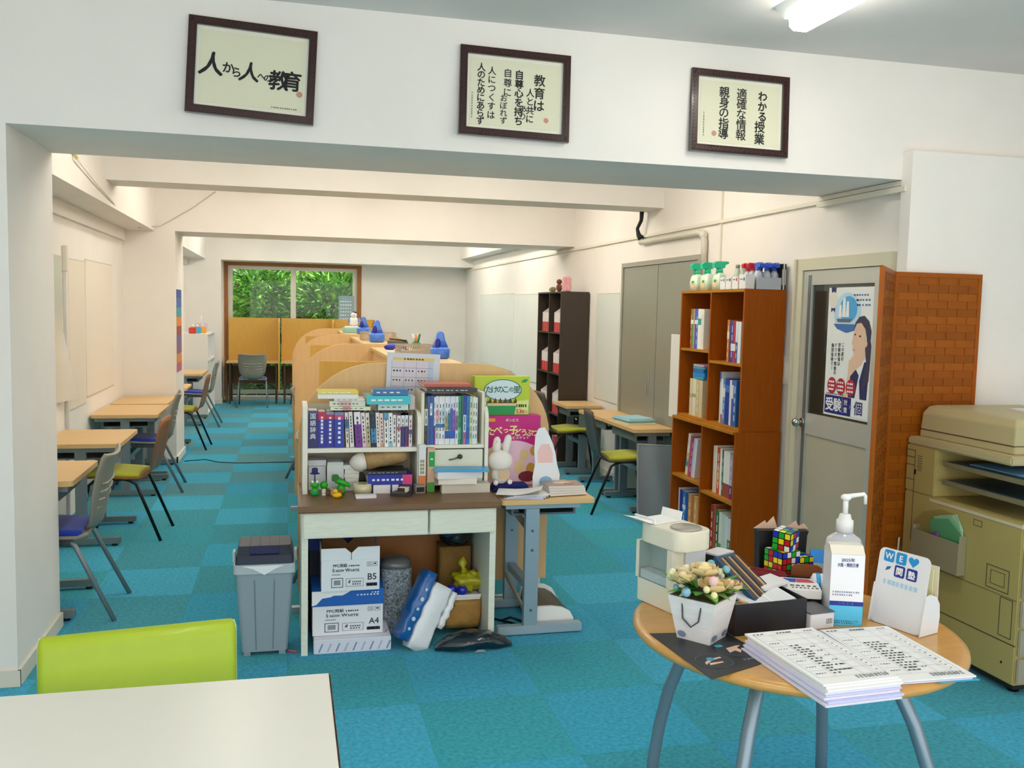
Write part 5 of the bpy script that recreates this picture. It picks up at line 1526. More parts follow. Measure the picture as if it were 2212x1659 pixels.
# lower cabinet, rear/left pillar around the paper exit, top bridge
wb(MB().box(X0, X1, Y0, Y1, .045, .772), 'cabinet', CB1, cp, bevel=.006)
wb(MB().box(X0, X1, 3.835, Y1, .773, 1.008), 'side_pillar', CB1, cp, bevel=.004)
wb(MB().box(3.45, X1, Y0, 3.834, .773, 1.008), 'inner_back', mat('#C9D2CF', .5), cp)
wb(MB().box(X0, X1, Y0+.09, Y1, 1.009, 1.05), 'bridge', CB2, cp, bevel=.008)
wb(MB().box(3.155, X1, 3.40, 4.03, 1.0505, 1.085), 'scanner_base', CB2, cp, bevel=.004)
rings = [[(x, y, z) for x, y in ((3.158+i, 3.405+j), (3.73, 3.405+j), (3.73, 4.03-j*.5), (3.158+i, 4.03-j*.5))] for z, i, j in ((1.0885, 0, 0), (1.17, .006, .006), (1.205, .03, .03), (1.212, .06, .05))]
ld = wb(MB().loft(rings, sm=False), 'document_cover', CB2, cp, bevel=.003)
wb(MB().box(3.1575, 3.1585, 3.40, 4.03, 1.0855, 1.0885), 'cover_gap', SEAM, cp)
# paper exit trays
for z in (.868, .958):
    t_ = MB().box(3.105, 3.44, 3.27, 3.79, z-.022, z)
    tr_ = wb(t_, 'exit_tray', mat('#7E7658', .5), cp, bevel=.003)
    MB().box(3.12, 3.43, 3.28, 3.77, z+.0005, z+.003).build('tray_mat', mat('#1E3440', .4), tr_)
wb(MB().box(3.15, 3.36, 3.29, 3.66, .9625, .967), 'copied_sheet', mat('#6FA0C8', .5), cp)
wb(MB().box(3.098, 3.11, Y0, 3.86, .745, .765), 'shelf_lip', mat('#CFC8AC', .4), cp, bevel=.003)
# seams and panels on the face looking left
def face(y0, y1, z0, z1, w=.003, nm='seam'):
    for a, b, c, d in ((y0, y1, z0, z0+w), (y0, y1, z1-w, z1), (y0, y0+w, z0+w, z1-w), (y1-w, y1, z0+w, z1-w)):
        wb(MB().box(X0-.0012, X0-.0002, a, b, c, d), nm, SEAM, cp)
wb(MB().box(X0-.0015, X0-.0002, Y0, Y1, .222, .226), 'seam', SEAM, cp)
wb(MB().box(X0-.0012, X0-.0002, 3.27, 3.93, .424, .427), 'seam', mat('#6A6448', .6), cp)
face(3.32, 3.456, .44, .545)
face(3.345, 3.43, .462, .525, .002)
face(3.29, 3.365, .245, .42)
face(3.50, 3.555, .70, .728, .002)
for z in (.98, .945, .905, .83): wb(MB().box(X0-.001, X0-.0001, 3.985, 4.045, z, z+.003), 'seam', SEAM, cp)
wb(MB().box(X0-.001, X0-.0001, 3.982, 3.985, .52, .985), 'seam', SEAM, cp)
for k in range(7): wb(MB().box(X0-.001, X0-.0001, 3.93, 3.965, .885+.012*k, .889+.012*k), 'vent_slot', mat('#6E6850', .6), cp)
wb(MB().cyl((X0-.001, 3.335, .128), (X0, 3.335, .128), .006, n=10), 'screw_hole', BLACK, cp)
wb(MB().box(X0-.004, X0, 3.972, 3.982, .862, .886), 'latch', BLACK, cp)
# paper drawers on the face looking at the viewer
for k, (a, b) in enumerate(((.055, .17), (.18, .30), (.31, .43), (.44, .66))):
    dr = wb(MB().box(X0+.01, X1-.01, Y0-.012, Y0-.0005, a, b), 'paper_drawer', mat('#A49C86', .45), cp, bevel=.004)
    MB().box(X0+.2, X0+.44, Y0-.016, Y0-.0122, b-.03, b-.012).build('drawer_grip', CDK, dr)
for x in (X0+.06, X1-.06):
    for y in (Y0+.06, Y1-.06):
        wb(MB().cyl((x, y, 0), (x, y, .044), .025, n=14), 'caster', BLACK, cp)
wb(MB().box(X0+.02, X1-.02, Y0+.02, Y1-.02, .02, .044), 'plinth', mat('#14140F', .6), cp)
# document pocket
pk = wb(MB().box(X0-.045, X0-.041, 3.59, 3.92, .448, .60).box(X0-.041, X0-.002, 3.59, 3.594, .448, .635).box(X0-.041, X0-.002, 3.916, 3.92, .448, .62).box(X0-.041, X0-.002, 3.594, 3.916, .448, .452), 'document_pocket', mat('#9A9274', .45), cp)
# plastic bag in the pocket
t = thing('plastic_bag', 'clear bag with green papers stuffed in the copier pocket', 'bag', (3.078, 3.75, .50))
MB().add([(0, -.10, 0), (0, .10, .0), (-.010, .185, .13), (-.018, .10, .20), (-.010, -.02, .235), (-.006, -.13, .225), (-.006, -.165, .09)], [(0, 1, 2, 3, 4, 5, 6)]).build('clear_sheet', glass_mat('bag_film', (.9, .95, .93, 1), .22, .12), t, fix=False)
for k, (c_, zz, yy) in enumerate((('#58C490', .185, 0), ('#A8E8BC', .205, -.02), ('#C4F0CC', .215, -.045))):
    MB().prism([(-.13+yy*.5, .0), (.06+yy, .0), (.075+yy, zz*.9), (-.05+yy, zz+.01), (-.14, zz*.75)], .004+.004*k, .006+.004*k, 'x').build('green_paper', mat(c_, .6), t)
lump(MB(), (-.008, .02, .10), (.008, .025, .014), n=10, seed=2).build('purple_seal', mat('#7A3A86', .4), t)
t = thing('paper_pile', 'loose white sheets on top of the photocopier', 'papers', (3.55, 3.62, 1.2125))
for k in range(4):
    MB().box(-.105+.01*k, .105+.01*k, -.15, .15, .002*k, .002*k+.0016).build('sheet', PAPER, t, rot=(0, 0, R(4*k-5)))
tag(MB().sweep([(3.075, 4.04, .52), (3.07, 4.042, .40), (3.065, 4.04, .20), (3.065, 4.04, .01)], .005, 6).build('copier_cable', mat('#C8C8C4', .4)), 'thin pale cable hanging behind the copier corner', 'cable')

# ============================================================ WOVEN FOLDING SCREEN
sc_ = thing('folding_screen', 'brown woven wood folding screen behind the photocopier', 'screen', (2.98, 4.07, 0))
SW = mat('#9E5002', .42, spec=.25, var=.10, scale=10, stretch=(8, 8, 1))
SWL = [mat(c, .45, var=.08, scale=14, spec=.25) for c in ('#964E04', '#9C5406', '#8E4A04')]
def screen_panel(w_, rz, lbl):
    e = thing('panel', None, None, (0, 0, 0), rz)
    e.parent = sc_
    b = MB().box(0, .022, -.011, .011, 0, 1.885).box(w_-.022, w_, -.011, .011, 0, 1.885).box(.022, w_-.022, -.011, .011, 1.862, 1.885).box(.022, w_-.022, -.011, .011, 0, .03).build('panel_frame', SW, e)
    n, mrow = 8, 46
    for f_i, y in ((0, -.0075), (1, .0075)):
        v = MB()
        cw = (w_-.044)/n
        chh = 1.832/mrow
        for i in range(n):
            for j in range(mrow):
                up_ = (i+j) % 2
                d = .0035 if up_ else .0008
                s_ = -1 if f_i == 0 else 1
                a0, b0 = .022+i*cw, .03+j*chh
                v.box(a0+.001, a0+cw-.001, min(y, y+s_*d), max(y, y+s_*d), b0+.001, b0+chh-.001, (i*3+j) % 3)
        tag(v.build('woven_strip', SWL, e), kind='stuff')
    MB().box(.022, w_-.022, -.0072, .0072, .03, 1.862).build('core_board', SW, e)
    return e
screen_panel(.52, 0, 'r')
screen_panel(.54, R(228.5), 'l')

# ============================================================ FOREGROUND TABLE AND LIME CHAIR
t = thing('white_table', 'white table top in the near left corner', 'table', (-.40, 1.9, 0))
MB().box(-.60, .505, -.42, .40, .694, .72).build('tabletop', mat('#E9E7DE', .3, var=.01, scale=3), t, bevel=.004)
MB().box(-.601, .506, -.421, .401, .698, .716).build('edge_band', mat('#6A5846', .5), t)
for x in (-.54, .44):
    for y in (-.36, .34):
        MB().box(x-.02, x+.02, y-.02, y+.02, 0, .694).build('leg', mat('#C9CCCC', .3, .5), t, bevel=.003)
t = thing('lime_chair', 'lime green padded chair with cream shell behind the white table', 'chair', (-.345, 2.275, 0), R(188))
LIME = mat('#A8BF20', .45, var=.02, scale=20, coat=.1)
def pad(mb, x0, x1, rows, r=.02):
    rings = []
    for y, z, th, q in rows:
        rings.append([(u, y+v, z) for u, v in rrect(x0*q, x1*q, -th/2, th/2, min(r, th*.48), 4)])
    return mb.loft(rings)
pad(MB(), -.245, .245, ((-.22, .47, .03, .97), (-.235, .55, .05, 1), (-.25, .66, .05, 1), (-.262, .755, .045, 1), (-.268, .775, .03, .985), (-.27, .782, .012, .96))).build('backrest_pad', LIME, t)
pad(MB(), -.249, .249, ((-.250, .46, .012, .97), (-.267, .55, .014, 1), (-.282, .66, .014, 1), (-.290, .755, .014, 1), (-.291, .772, .008, .98))).build('back_shell', mat('#ECE6CC', .4), t)
MB().prism(rrect(-.24, .24, -.22, .22, .05, 5), .43, .47, 'z').build('seat_pad', LIME, t, bevel=.006)
MB().prism(rrect(-.245, .245, -.245, .225, .05, 5), .415, .4295, 'z').build('seat_shell', mat('#ECE6CC', .4), t)
for sx in (-1, 1):
    for sy, fy in ((-1, -.27), (1, .22)):
        MB().sweep([(sx*.19, sy*.15, .415), (sx*.22, fy, 0)], .012, 10).build('leg', CHROME, t)
tag(MB().sweep([(-1.13, 3.9, .008), (-.95, 3.75, .008), (-.78, 3.62, .008), (-.70, 3.40, .008)], .007, 6).build('floor_cable', mat('#E8E4D8', .4)), 'white cable on the carpet at the foot of the front pillar', 'cable')
tag(MB().sweep([(-1.05, 9.95, .005), (-.85, 10.05, .005), (-.7, 9.85, .005), (-.5, 9.78, .005), (-.2, 9.78, .005), (.1, 9.78, .005)], .005, 6).build('floor_cable', mat('#2A4A56', .5)), 'dark cable crossing the aisle carpet from the left column', 'cable')

# ============================================================ CALLIGRAPHY FRAMES
FRW = mat('#2E0E0C', .28, var=.35, scale=60, coat=.5, stretch=(1, 1, 1))
def picture(x, z, w_, h_, roll, label, fill):
    t = thing('framed_calligraphy', label, 'picture', (x, 4.178, z), rot=(R(-3.2), R(roll), 0), group='calligraphy frames above the opening')
    fw = .034
    fr = MB().box(-w_/2, w_/2, -.026, -.002, h_/2-fw, h_/2).box(-w_/2, w_/2, -.026, -.002, -h_/2, -h_/2+fw).box(-w_/2, -w_/2+fw, -.026, -.002, -h_/2+fw, h_/2-fw).box(w_/2-fw, w_/2, -.026, -.002, -h_/2+fw, h_/2-fw)
    f = fr.build('frame', FRW, t)
    rope = MB()
    for a, b, vert in ((-w_/2+.01, w_/2-.01, 0), (-h_/2+.01, h_/2-.01, 1)):
        n = int((b-a)/.016)
        for s in (-1, 1):
            for k in range(n):
                u = a+(b-a)*(k+.5)/n
                c = (s*(w_/2-.016), -.0262, u) if vert else (u, -.0262, s*(h_/2-.016))
                X = Matrix.Translation(c) @ Matrix.Rotation(R(38), 4, 'Y')
                rope.box(-.003, .003, -.003, 0, -.009, .009, 0, X)
    tag(rope.build('carved_rope', mat('#431810', .3, coat=.4), f), kind='stuff')
    MB().box(-w_/2+fw, w_/2-fw, -.012, -.004, -h_/2+fw, h_/2-fw).build('mount', mat('#ECEAD8', .7), t)
    MB().box(-w_/2+fw+.016, w_/2-fw-.016, -.0135, -.0122, -h_/2+fw+.016, h_/2-fw-.016).build('paper', mat('#E2DFC4', .8), t)
    p = MB()
    fill(p, FY(0, -.0145, 0))
    tag(p.build('calligraphy', [INK, mat('#C8907E', .8), mat('#8A8674', .8)], t, fix=False), kind='stuff')
def seal(p, X, u, v):
    p.flat(circ(u, v, .014, 16), X, 1)
    p.flat(circ(u, v, .0125, 16), X, 2, -.0) if False else None
def f1(p, X):
    # offsets measured from the frame centre, metres
    for ch, u, v, s, sh in (('人', -.165, .012, .105, .25), ('か', -.098, .004, .05, 0), ('ら', -.064, -.012, .046, 0), ('人', -.010, -.004, .088, .25), ('へ', .038, -.018, .036, 0), ('の', .064, -.022, .034, 0), ('教', .112, -.025, .088, .1), ('育', .166, -.022, .088, 0)):
        put_text(p, ch, u, v, s, X, 0, .03, shear=sh*.5)
    p.flat(circ(.200, -.075, .013, 16), X, 1)
    dashes(p, .085, .195, -.142, .006, X, 2, 12, .8)
def f2(p, X):
    vtext(p, '教育は', .115, .075, .056, X, .058, 0, .02)
    vtext(p, '人と共に', .072, .015, .040, X, .040, 0, .02)
    vtext(p, 'あり', .040, -.060, .034, X, .036, 0, .015)
    vtext(p, '自尊心を持ち', .018, .092, .044, X, .042, 0, .03)
    vtext(p, '自尊に', -.036, .095, .042, X, .044, 0, .01)
    vtext(p, 'おぼれず', -.052, -.02, .036, X, .034, 0, .01)
    vtext(p, '人につくすは', -.110, .098, .040, X, .040, 0, .015)
    vtext(p, '人のためにあらず', -.160, .110, .040, X, .0345, 0, .025)
    p.flat(circ(.150, -.105, .012, 16), X, 1)
    dashes(p, -.12, .0, -.200, .005, X, 2, 10, .8, True)
def f3(p, X):
    vtext(p, 'わかる', .120, .095, .052, X, .050, 0, .035)
    vtext(p, '授業', .108, -.055, .058, X, .058, 0, .025)
    vtext(p, '適確な情報', .008, .098, .056, X, .050, 0, .015)
    vtext(p, '親身の指導', -.085, .098, .056, X, .050, 0, .02)
    p.flat(circ(-.135, -.105, .013, 16), X, 1)
    dashes(p, -.12, .0, -.190, .005, X, 2, 10, .8, True)
picture(-.152, 2.642, .53, .405, 2.6, 'leftmost framed calligraphy with one horizontal line of brush writing', f1)
picture(1.008, 2.632, .52, .40, 1.0, 'middle framed calligraphy with six columns of brush writing', f2)
picture(2.138, 2.626, .52, .395, .8, 'rightmost framed calligraphy with three columns of brush writing', f3)

# ============================================================ POSTER ON THE DOOR GLASS
po = thing('poster', 'recruiting poster with a girl and a sailing ship on the door glass', 'poster', (XR-.0155, 4.82, 1.075))
MB().box(-.0015, 0, -.44, 0, 0, .745).build('sheet', mat('#EEF0EE', .4), po)
p = MB()
X = FX(-.0021, 0, 0)
# sky and ship
p.flat(circ(.19, .60, .13, 28, .115), X, 0)
p.flat(circ(.20, .62, .085, 24, .075), X, 1, .0004)
p.flat([(.06, .535), (.31, .535), (.27, .50), (.19, .485), (.10, .505)], X, 2, .0006)
for u, v0, v1, w_ in ((.12, .575, .645, .03), (.155, .575, .685, .036), (.19, .575, .665, .032)):
    p.flat([(u-w_*.4, v0), (u+w_*.6, v0), (u+w_*.4, v1), (u-w_*.2, v1)], X, 3, .0008)
p.flat([(.10, .545), (.225, .545), (.24, .565), (.09, .565)], X, 4, .0009)
# ribbon badge
p.flat([(.03, .70), (.07, .70), (.075, .745), (.025, .745)], X, 5, .0004)
p.flat([(.03, .60), (.05, .615), (.07, .60), (.07, .66), (.03, .66)], X, 5, .0004)
p.flat(circ(.05, .672, .042, 20, .048), X, 6, .0007)
dashes(p, .03, .07, .68, .014, X, 5, 3, .8)
for k in range(3): dashes(p, .245, .41-.02*(k == 0), .70-.028*k, .010, X, 2, 6, .75, seed=k)
# portrait
p.flat([(.20, .05), (.44, .05), (.44, .24), (.40, .33), (.34, .36), (.27, .30), (.20, .20)], X, 3, .0005)
p.flat([(.235, .12), (.30, .12), (.33, .25), (.285, .30), (.25, .24)], X, 5, .0007)
p.flat([(.35, .10), (.41, .12), (.42, .32), (.375, .33), (.335, .22)], X, 5, .0007)
p.flat([(.255, .245), (.29, .275), (.35, .31), (.385, .37), (.385, .44), (.30, .44), (.27, .36)], X, 8, .0008)
p.flat([(.36, .18), (.42, .22), (.43, .42), (.40, .50), (.375, .40), (.39, .32)], X, 7, .0009)
face_ = [(.262, .49), (.258, .455), (.248, .425), (.262, .415), (.258, .395), (.272, .37), (.30, .36), (.345, .385), (.37, .43), (.375, .50), (.35, .545), (.29, .545)]
p.flat(face_, X, 8, .0011)
p.flat([(.265, .50), (.275, .545), (.31, .578), (.355, .585), (.40, .555), (.425, .50), (.42, .44), (.39, .42), (.385, .465), (.37, .51), (.33, .545), (.29, .54)], X, 7, .0013)
p.flat(circ(.383, .43, .012, 10, .018), X, 8, .0015)
p.flat(circ(.279, .478, .008, 8, .005), X, 9, .0015)
p.flat(circ(.325, .470, .010, 8, .006), X, 9, .0015)
p.flat([(.262, .392), (.283, .388), (.28, .396)], X, 10, .0015)
p.flat([(.225, .27), (.25, .26), (.27, .33), (.262, .36), (.245, .33), (.232, .335)], X, 8, .0012)
p.flat([(.19, .10), (.225, .10), (.26, .29), (.235, .29)], X, 8, .0006)
# vertical slogan
for k, s in enumerate(('この夏の', '受験勉強は', 'ドクター関塾の', '個別指導で！')):
    vtext(p, s, .165-.034*k, .415-.002*k, .026, X, .027, 9, .01)
# red discs
for k, u in enumerate((.075, .165, .26)):
    p.flat(circ(u, .175-.012*k*0, .044, 24, .048), X, 11, .0017)
    for j in range(3): dashes(p, u-.03, u+.03, .197-.022*j, .011, X @ Matrix.Translation((0, 0, .0021)), 3, 3, .85, seed=k*4+j)
# bottom banner
p.rect(.012, .272, .012, .118, X, 12, .0017)
p.rect(.272, .43, .012, .118, X, 3, .0017)
put_text(p, '受', .062, .066, .082, X, 3, .03, h=.0024)
put_text(p, '験', .142, .066, .082, X, 3, .03, h=.0024)
p.rect(.188, .190, .02, .11, X, 3, .0024)
put_text(p, '対', .222, .088, .036, X, 3, .02, h=.0024)
put_text(p, '策', .222, .044, .036, X, 3, .02, h=.0024)
put_text(p, '×', .270, .066, .05, X, 13, .03, h=.0026)
put_text(p, '個', .340, .066, .085, X, 12, .016, h=.0024)
dashes(p, .02, .42, .126, .006, X, 9, 30, .8)
pr(p, 'poster_print', [mat('#BCDDF2', .4), mat('#4AA8E0', .4), mat('#3A72B4', .4), WHITE, mat('#5A6A7A', .5), mat('#1E2A5E', .5), mat('#E6E2D6', .5), mat('#3A3650', .5), mat('#E8C4A8', .5), mat('#2A2A34', .5), mat('#C86A6A', .5), mat('#B81A3C', .5), mat('#16207A', .5), mat('#8A90B8', .5)], po)
# ============================================================ CONTENTS OF THE BROWN BOOKCASES
def row(x, ystart, z, items, place, group, dp=.22, unit='book'):
    y = ystart
    for k, (w_, h, c, bands, wds, le) in enumerate(items):
        book(x, y, z+.0005+w_*math.sin(max(le, 0)), w_-.001, h, dp, c, '%s, %s from the left %s' % (wds, ORD[k], place), group, face='x', lean=le, bands=bands, title=(4, k+3) if k % 2 == 0 else None, tcol='#D8D8DC')
        y -= w_+(h*abs(math.sin(le))*.0)
GBK = 'books in the brown bookcases'
row(2.835, 6.145, 1.40, [(.022, .285, '#B8402E', [(.62, .72, '#F0ECE4')], 'red binder', 0), (.028, .285, '#5C9A1E', [(.62, .72, '#F0ECE4')], 'green binder', 0), (.018, .285, '#C88A80', [], 'pinkish binder', 0), (.022, .285, '#2A58B8', [(.62, .72, '#E8ECF0')], 'dark blue binder', 0), (.030, .285, '#2C62C4', [(.62, .72, '#E8ECF0')], 'blue binder', 0), (.055, .285, '#EEEDE6', [(.60, .76, '#2AA08E')], 'thick white binder with teal label', 0), (.042, .282, '#EAE6DA', [], 'thick ivory binder', 0)], 'on the top left shelf', GBK)
row(2.835, 5.57, 1.335, [(.030, .28, '#D07A22', [(.55, .72, '#EEDFC8')], 'orange binder', 0), (.026, .275, '#3A1E5E', [], 'dark purple binder', 0), (.030, .275, '#1E3CA8', [(.28, .45, '#EEF0F4')], 'royal blue binder', 0), (.034, .275, '#B42040', [(.28, .45, '#F0E6E0')], 'crimson binder', 0), (.030, .272, '#2456A0', [(.5, 1, '#DCE6F0')], 'white and blue binder', 0), (.040, .270, '#E6EAEC', [], 'white binder', 0)], 'on the top right shelf', GBK)
row(2.835, 6.12, .9185, [(.055, .265, '#D9CC9C', [(.5, .6, '#A89A60')], 'tan yearbook', 0), (.050, .265, '#E4DED0', [(.5, .6, '#B0A88C')], 'pale yearbook', 0), (.055, .262, '#CDBB7C', [], 'straw coloured yearbook', 0), (.050, .262, '#D2C4A0', [], 'beige yearbook', 0)], 'on the second left shelf', GBK)
for k, (c, h, nm) in enumerate((('#2A9CC8', .02, 'sky blue'), ('#1E86D0', .026, 'bright blue'), ('#1A70C4', .024, 'deep blue'), ('#4AA0A8', .016, 'teal'), ('#C8A8C0', .014, 'lilac'))):
    z = 1.185+sum((.02, .026, .024, .016, .014)[:k])+.0012*k
    t = thing('book', '%s booklet lying in the pile on the tan yearbooks' % nm, 'book', (2.96, 6.01, z), R(-90+(k % 2)*4), 'booklets lying on the yearbooks')
    MB().box(-.085, .085, -.115, .10, 0, h).build('cover', mat(c, .4), t)
    MB().box(-.082, .082, .1001, .103, .003, h-.003).build('pages', mat('#EEE8D8', .9), t)
row(2.835, 5.645, .9185, [(.020, .345, '#D4D8DA', [(.8, 1, '#2A58B0')], 'tall grey folder with blue top', 0), (.028, .30, '#E6E6E2', [(.0, .2, '#B06A60')], 'white folder', 0), (.034, .30, '#3E86C8', [(.6, .8, '#D6E2EC')], 'light blue folder', 0), (.060, .31, '#12328E', [(.7, .85, '#3A78B8')], 'thick navy folder', 0), (.028, .30, '#D8E2F0', [], 'pale blue folder', 0), (.026, .30, '#4A52A8', [(.6, .9, '#E0DCE0')], 'indigo folder', 0), (.040, .302, '#1E6AB4', [], 'medium blue folder', 0)], 'on the second right shelf', GBK)
row(2.835, 6.15, .47, [(.040, .31, '#E6E6DC', [(.2, .4, '#2E9A9A'), (.4, .55, '#C8B45A')], 'white magazine with teal foot', .14), (.030, .30, '#C84A78', [], 'pink magazine', .14), (.028, .29, '#8A3A78', [], 'plum magazine', .14), (.034, .29, '#C8CCE0', [], 'pale violet magazine', .14), (.028, .29, '#E6E2E4', [], 'white slim magazine', .14)], 'on the third left shelf', GBK)
row(2.83, 5.69, .435, [(.034, .32, '#E0CFC4', [], 'pale pink folder', 0), (.024, .325, '#E6DED0', [], 'cream folder', 0), (.045, .315, '#C84A1C', [(.2, .6, '#D88A3A')], 'orange red folder', 0), (.028, .315, '#EDEBE6', [(.0, 1, '#EFEDE8')], 'white folder with pages', 0), (.022, .31, '#3E6A4A', [], 'dark green folder', 0), (.090, .31, '#E8E8E4', [(.0, .3, '#9A4A3A')], 'wide white catalogue', 0), (.040, .30, '#B8A0B4', [(.0, .3, '#6A2A7A')], 'mauve folder', 0)], 'on the third right shelf', GBK)
row(2.83, 6.235, .018, [(.025, .34, '#DCE0E6', [], 'pale grey file', 0), (.050, .33, '#12309A', [], 'navy file', 0), (.055, .33, '#2A7CC8', [(.6, .7, '#D8E6F2')], 'blue file', 0), (.045, .325, '#1A4AA0', [], 'dark blue file', 0), (.050, .33, '#DC9A3A', [], 'amber file', 0), (.045, .325, '#C86A1C', [], 'orange file', 0), (.045, .325, '#E0A850', [], 'light amber file', 0), (.040, .32, '#D08A3A', [], 'ochre file', 0)], 'on the bottom left shelf', GBK)
row(2.83, 5.70, .018, [(.050, .33, '#9A2E14', [], 'brick red file', 0), (.030, .33, '#C2461E', [], 'rust red file', 0), (.050, .31, '#3A7A2E', [(.3, .9, '#2A5A24')], 'green patterned file', 0), (.040, .305, '#E2E6D8', [(.0, .3, '#6AA04A')], 'white file with green foot', 0), (.050, .30, '#C8DCD4', [], 'pale mint file', 0), (.035, .295, '#DDE2E4', [], 'white slim file', 0), (.045, .29, '#3E8A3A', [(.5, 1, '#D8DCE0')], 'green and white file', 0)], 'on the bottom right shelf', GBK)

# ============================================================ ON TOP OF THE BROWN BOOKCASE
ZT = 1.8155
GRNP = mat('#1FC79A', .3, coat=.3)
def pouch(x, y, label, w_=.12, lean=0):
    t = thing('refill_bottle', label, 'bottle', (x, y, ZT), 0, 'green topped bottles on the bookcase')
    MB().loft([[(u, v, z) for u, v in rrect(-.032*q, .032*q, -w_/2*q, w_/2*q, .015*q, 3)] for z, q in ((0, 1), (.06, 1.02), (.10, .85), (.118, .55))], sm=True).build('bottle_body', mat('#D6EAD0', .25, coat=.4), t)
    MB().cyl((0, 0, .118), (0, 0, .150), .026, .022).build('neck', GRNP, t)
    MB().prism([(-.045, .1502), (.03, .1502), (.035, .172), (.06, .182), (.055, .196), (-.03, .196), (-.05, .18)], -.02, .02, 'y').build('trigger_head', GRNP, t)
    p = MB()
    p.flat(circ(0, .04, .028, 12, .022), FX(-.0335, 0, 0), 0)
    p.flat(circ(.005, .062, .02, 10, .010), FX(-.0338, 0, 0), 1)
    pr(p, 'label_print', [mat('#E6C8A0', .5), mat('#5A9A2A', .5)], t)
pouch(2.865, 6.135, 'green topped spray bottle at the far end of the bookcase top')
pouch(2.865, 5.965, 'second green topped spray bottle on the bookcase')
pouch(2.875, 5.80, 'third green topped spray bottle on the bookcase', .11)
for k, (y, c, h) in enumerate(((5.70, '#B8C4B4', .15), (5.62, '#A8B8A8', .145))):
    t = thing('grey_bottle', '%s greyish green bottle behind the white boxes' % ('left', 'right')[k], 'bottle', (2.96, y, ZT))
    MB().lathe([(.034, 0), (.036, .09), (.02, .115), (.014, h)], n=16).build('bottle_body', mat(c, .3, coat=.3), t)
    MB().cyl((0, 0, h+.0005), (0, 0, h+.022), .015).build('cap', mat('#8A9488', .4), t)
for k, (y, w_, c1) in enumerate(((5.64, .075, '#2E9A8A'), (5.555, .075, '#283A8A'), (5.465, .08, '#C83A4A'), (5.365, .085, '#24329A'))):
    t = thing('cleaner_box', 'white carton with a %s dot, %s along the bookcase top' % (('teal', 'navy', 'red', 'indigo')[k], ORD[k]), 'box', (2.85, y, ZT), 0, 'white cartons on the bookcase')
    MB().box(-.03, .035, -w_/2, w_/2, 0, .082 if k < 3 else .092).build('carton', mat('#EEECE8', .5), t, bevel=.002)
    p = MB()
    p.flat(circ(w_*.28, .062, .009, 10, .012), FX(-.0306, 0, 0), 0)
    dashes(p, -w_*.38, w_*.1, .062, .008, FX(-.0306, 0, 0), 1, 4, .8)
    pr(p, 'label_print', [mat(c1, .5), mat('#6A6A70', .6)], t)
REDC, BLUC = mat('#D8283C', .3, coat=.3), mat('#2A5CD0', .3, coat=.3)
def spray(x, y, m, label, grp, rz=0):
    t = thing('spray_bottle', label, 'bottle', (x, y, ZT), rz, grp)
    MB().lathe([(.026, 0), (.028, .07), (.026, .10), (.013, .122)], n=16).build('bottle_body', mat('#C4CCD8', .2, coat=.4), t)
    MB().cyl((0, 0, .1225), (0, 0, .14), .016).build('collar', m, t)
    MB().prism([(-.04, .1405), (.025, .1405), (.03, .168), (-.03, .172), (-.045, .162)], -.014, .014, 'y').build('trigger_head', m, t)
spray(2.93, 5.50, REDC, 'red headed spray bottle on the bookcase, farther one', 'red spray bottles')
spray(2.93, 5.435, REDC, 'red headed spray bottle on the bookcase, nearer one', 'red spray bottles')
for k, (x, y) in enumerate(((2.93, 5.365), (2.99, 5.365), (3.045, 5.365), (2.99, 5.45), (3.045, 5.45))):
    spray(x, y, BLUC, 'blue headed spray bottle, %s from the left on the bookcase' % ORD[k], 'blue spray bottles', R(90))
t = thing('open_crate', 'grey open box in front of the blue spray bottles', 'box', (2.985, 5.3045, ZT))
MB().box(-.095, .075, -.003, 0, 0, .075).box(-.095, -.092, .0, .008, 0, .075).build('box_front', mat('#B9BEC8', .5), t)
for k, (a, c) in enumerate(((3.068, '#1E1E24'), (3.078, '#E6E4DE'), (3.088, '#1E1E24'))):
    t = thing('file_folder', '%s file at the wall end of the bookcase top' % ('thin black', 'white', 'second black')[k], 'file', (a, 5.31, ZT), 0, 'files on the bookcase')
    MB().box(0, .009, 0, .20, 0, .165).build('cover', mat(c, .5), t)
    MB().box(.001, .008, -.0012, -.0002, .03, .13).build('spine_label', mat('#C8C8C4', .6), t)
# long whiteboard hanging on the steel door
t = thing('narrow_board', 'narrow white board hanging beside the brown bookcase', 'board', (3.085, 6.67, .80))
MB().box(-.012, .008, -.32, .36, 0, .68).build('board', mat('#ECEDE8', .3), t, bevel=.002)
MB().box(-.010, .006, -.31, .35, .6805, .688).build('top_edge', mat('#8A8C88', .4), t)
# grey board leaning against the desk end
t = thing('leaning_board', 'grey framed board leaning against the end of the right desk', 'board', (2.72, 6.74, 0), rot=(R(-13), R(4), R(3)))
MB().box(0, .42, 0, .012, .002, .60).build('board', mat('#9AABB8', .25, .5), t)
MB().box(-.008, .428, -.003, .015, .6005, .612).box(-.008, -.0005, -.003, .015, .002, .60).box(.4205, .428, -.003, .015, .002, .60).build('frame', mat('#C2CCD2', .3, .6), t)
# folder and notebook on the right desk
t = thing('blue_folder', 'pale blue zip folder lying on the right hand desk', 'folder', (2.91, 7.40, .7125), R(8))
MB().box(-.13, .13, -.15, .15, 0, .035).build('case', mat('#A9D6E4', .5), t, bevel=.012)
MB().box(-.132, .132, -.152, .152, .015, .019).build('zip', mat('#8ABCCC', .5), t)
flatbook(2.77, 3.03, 7.19, 7.52, .7005, .712, '#DCD2A0', 'cream notebook under the pale blue folder', None, rz=R(4))

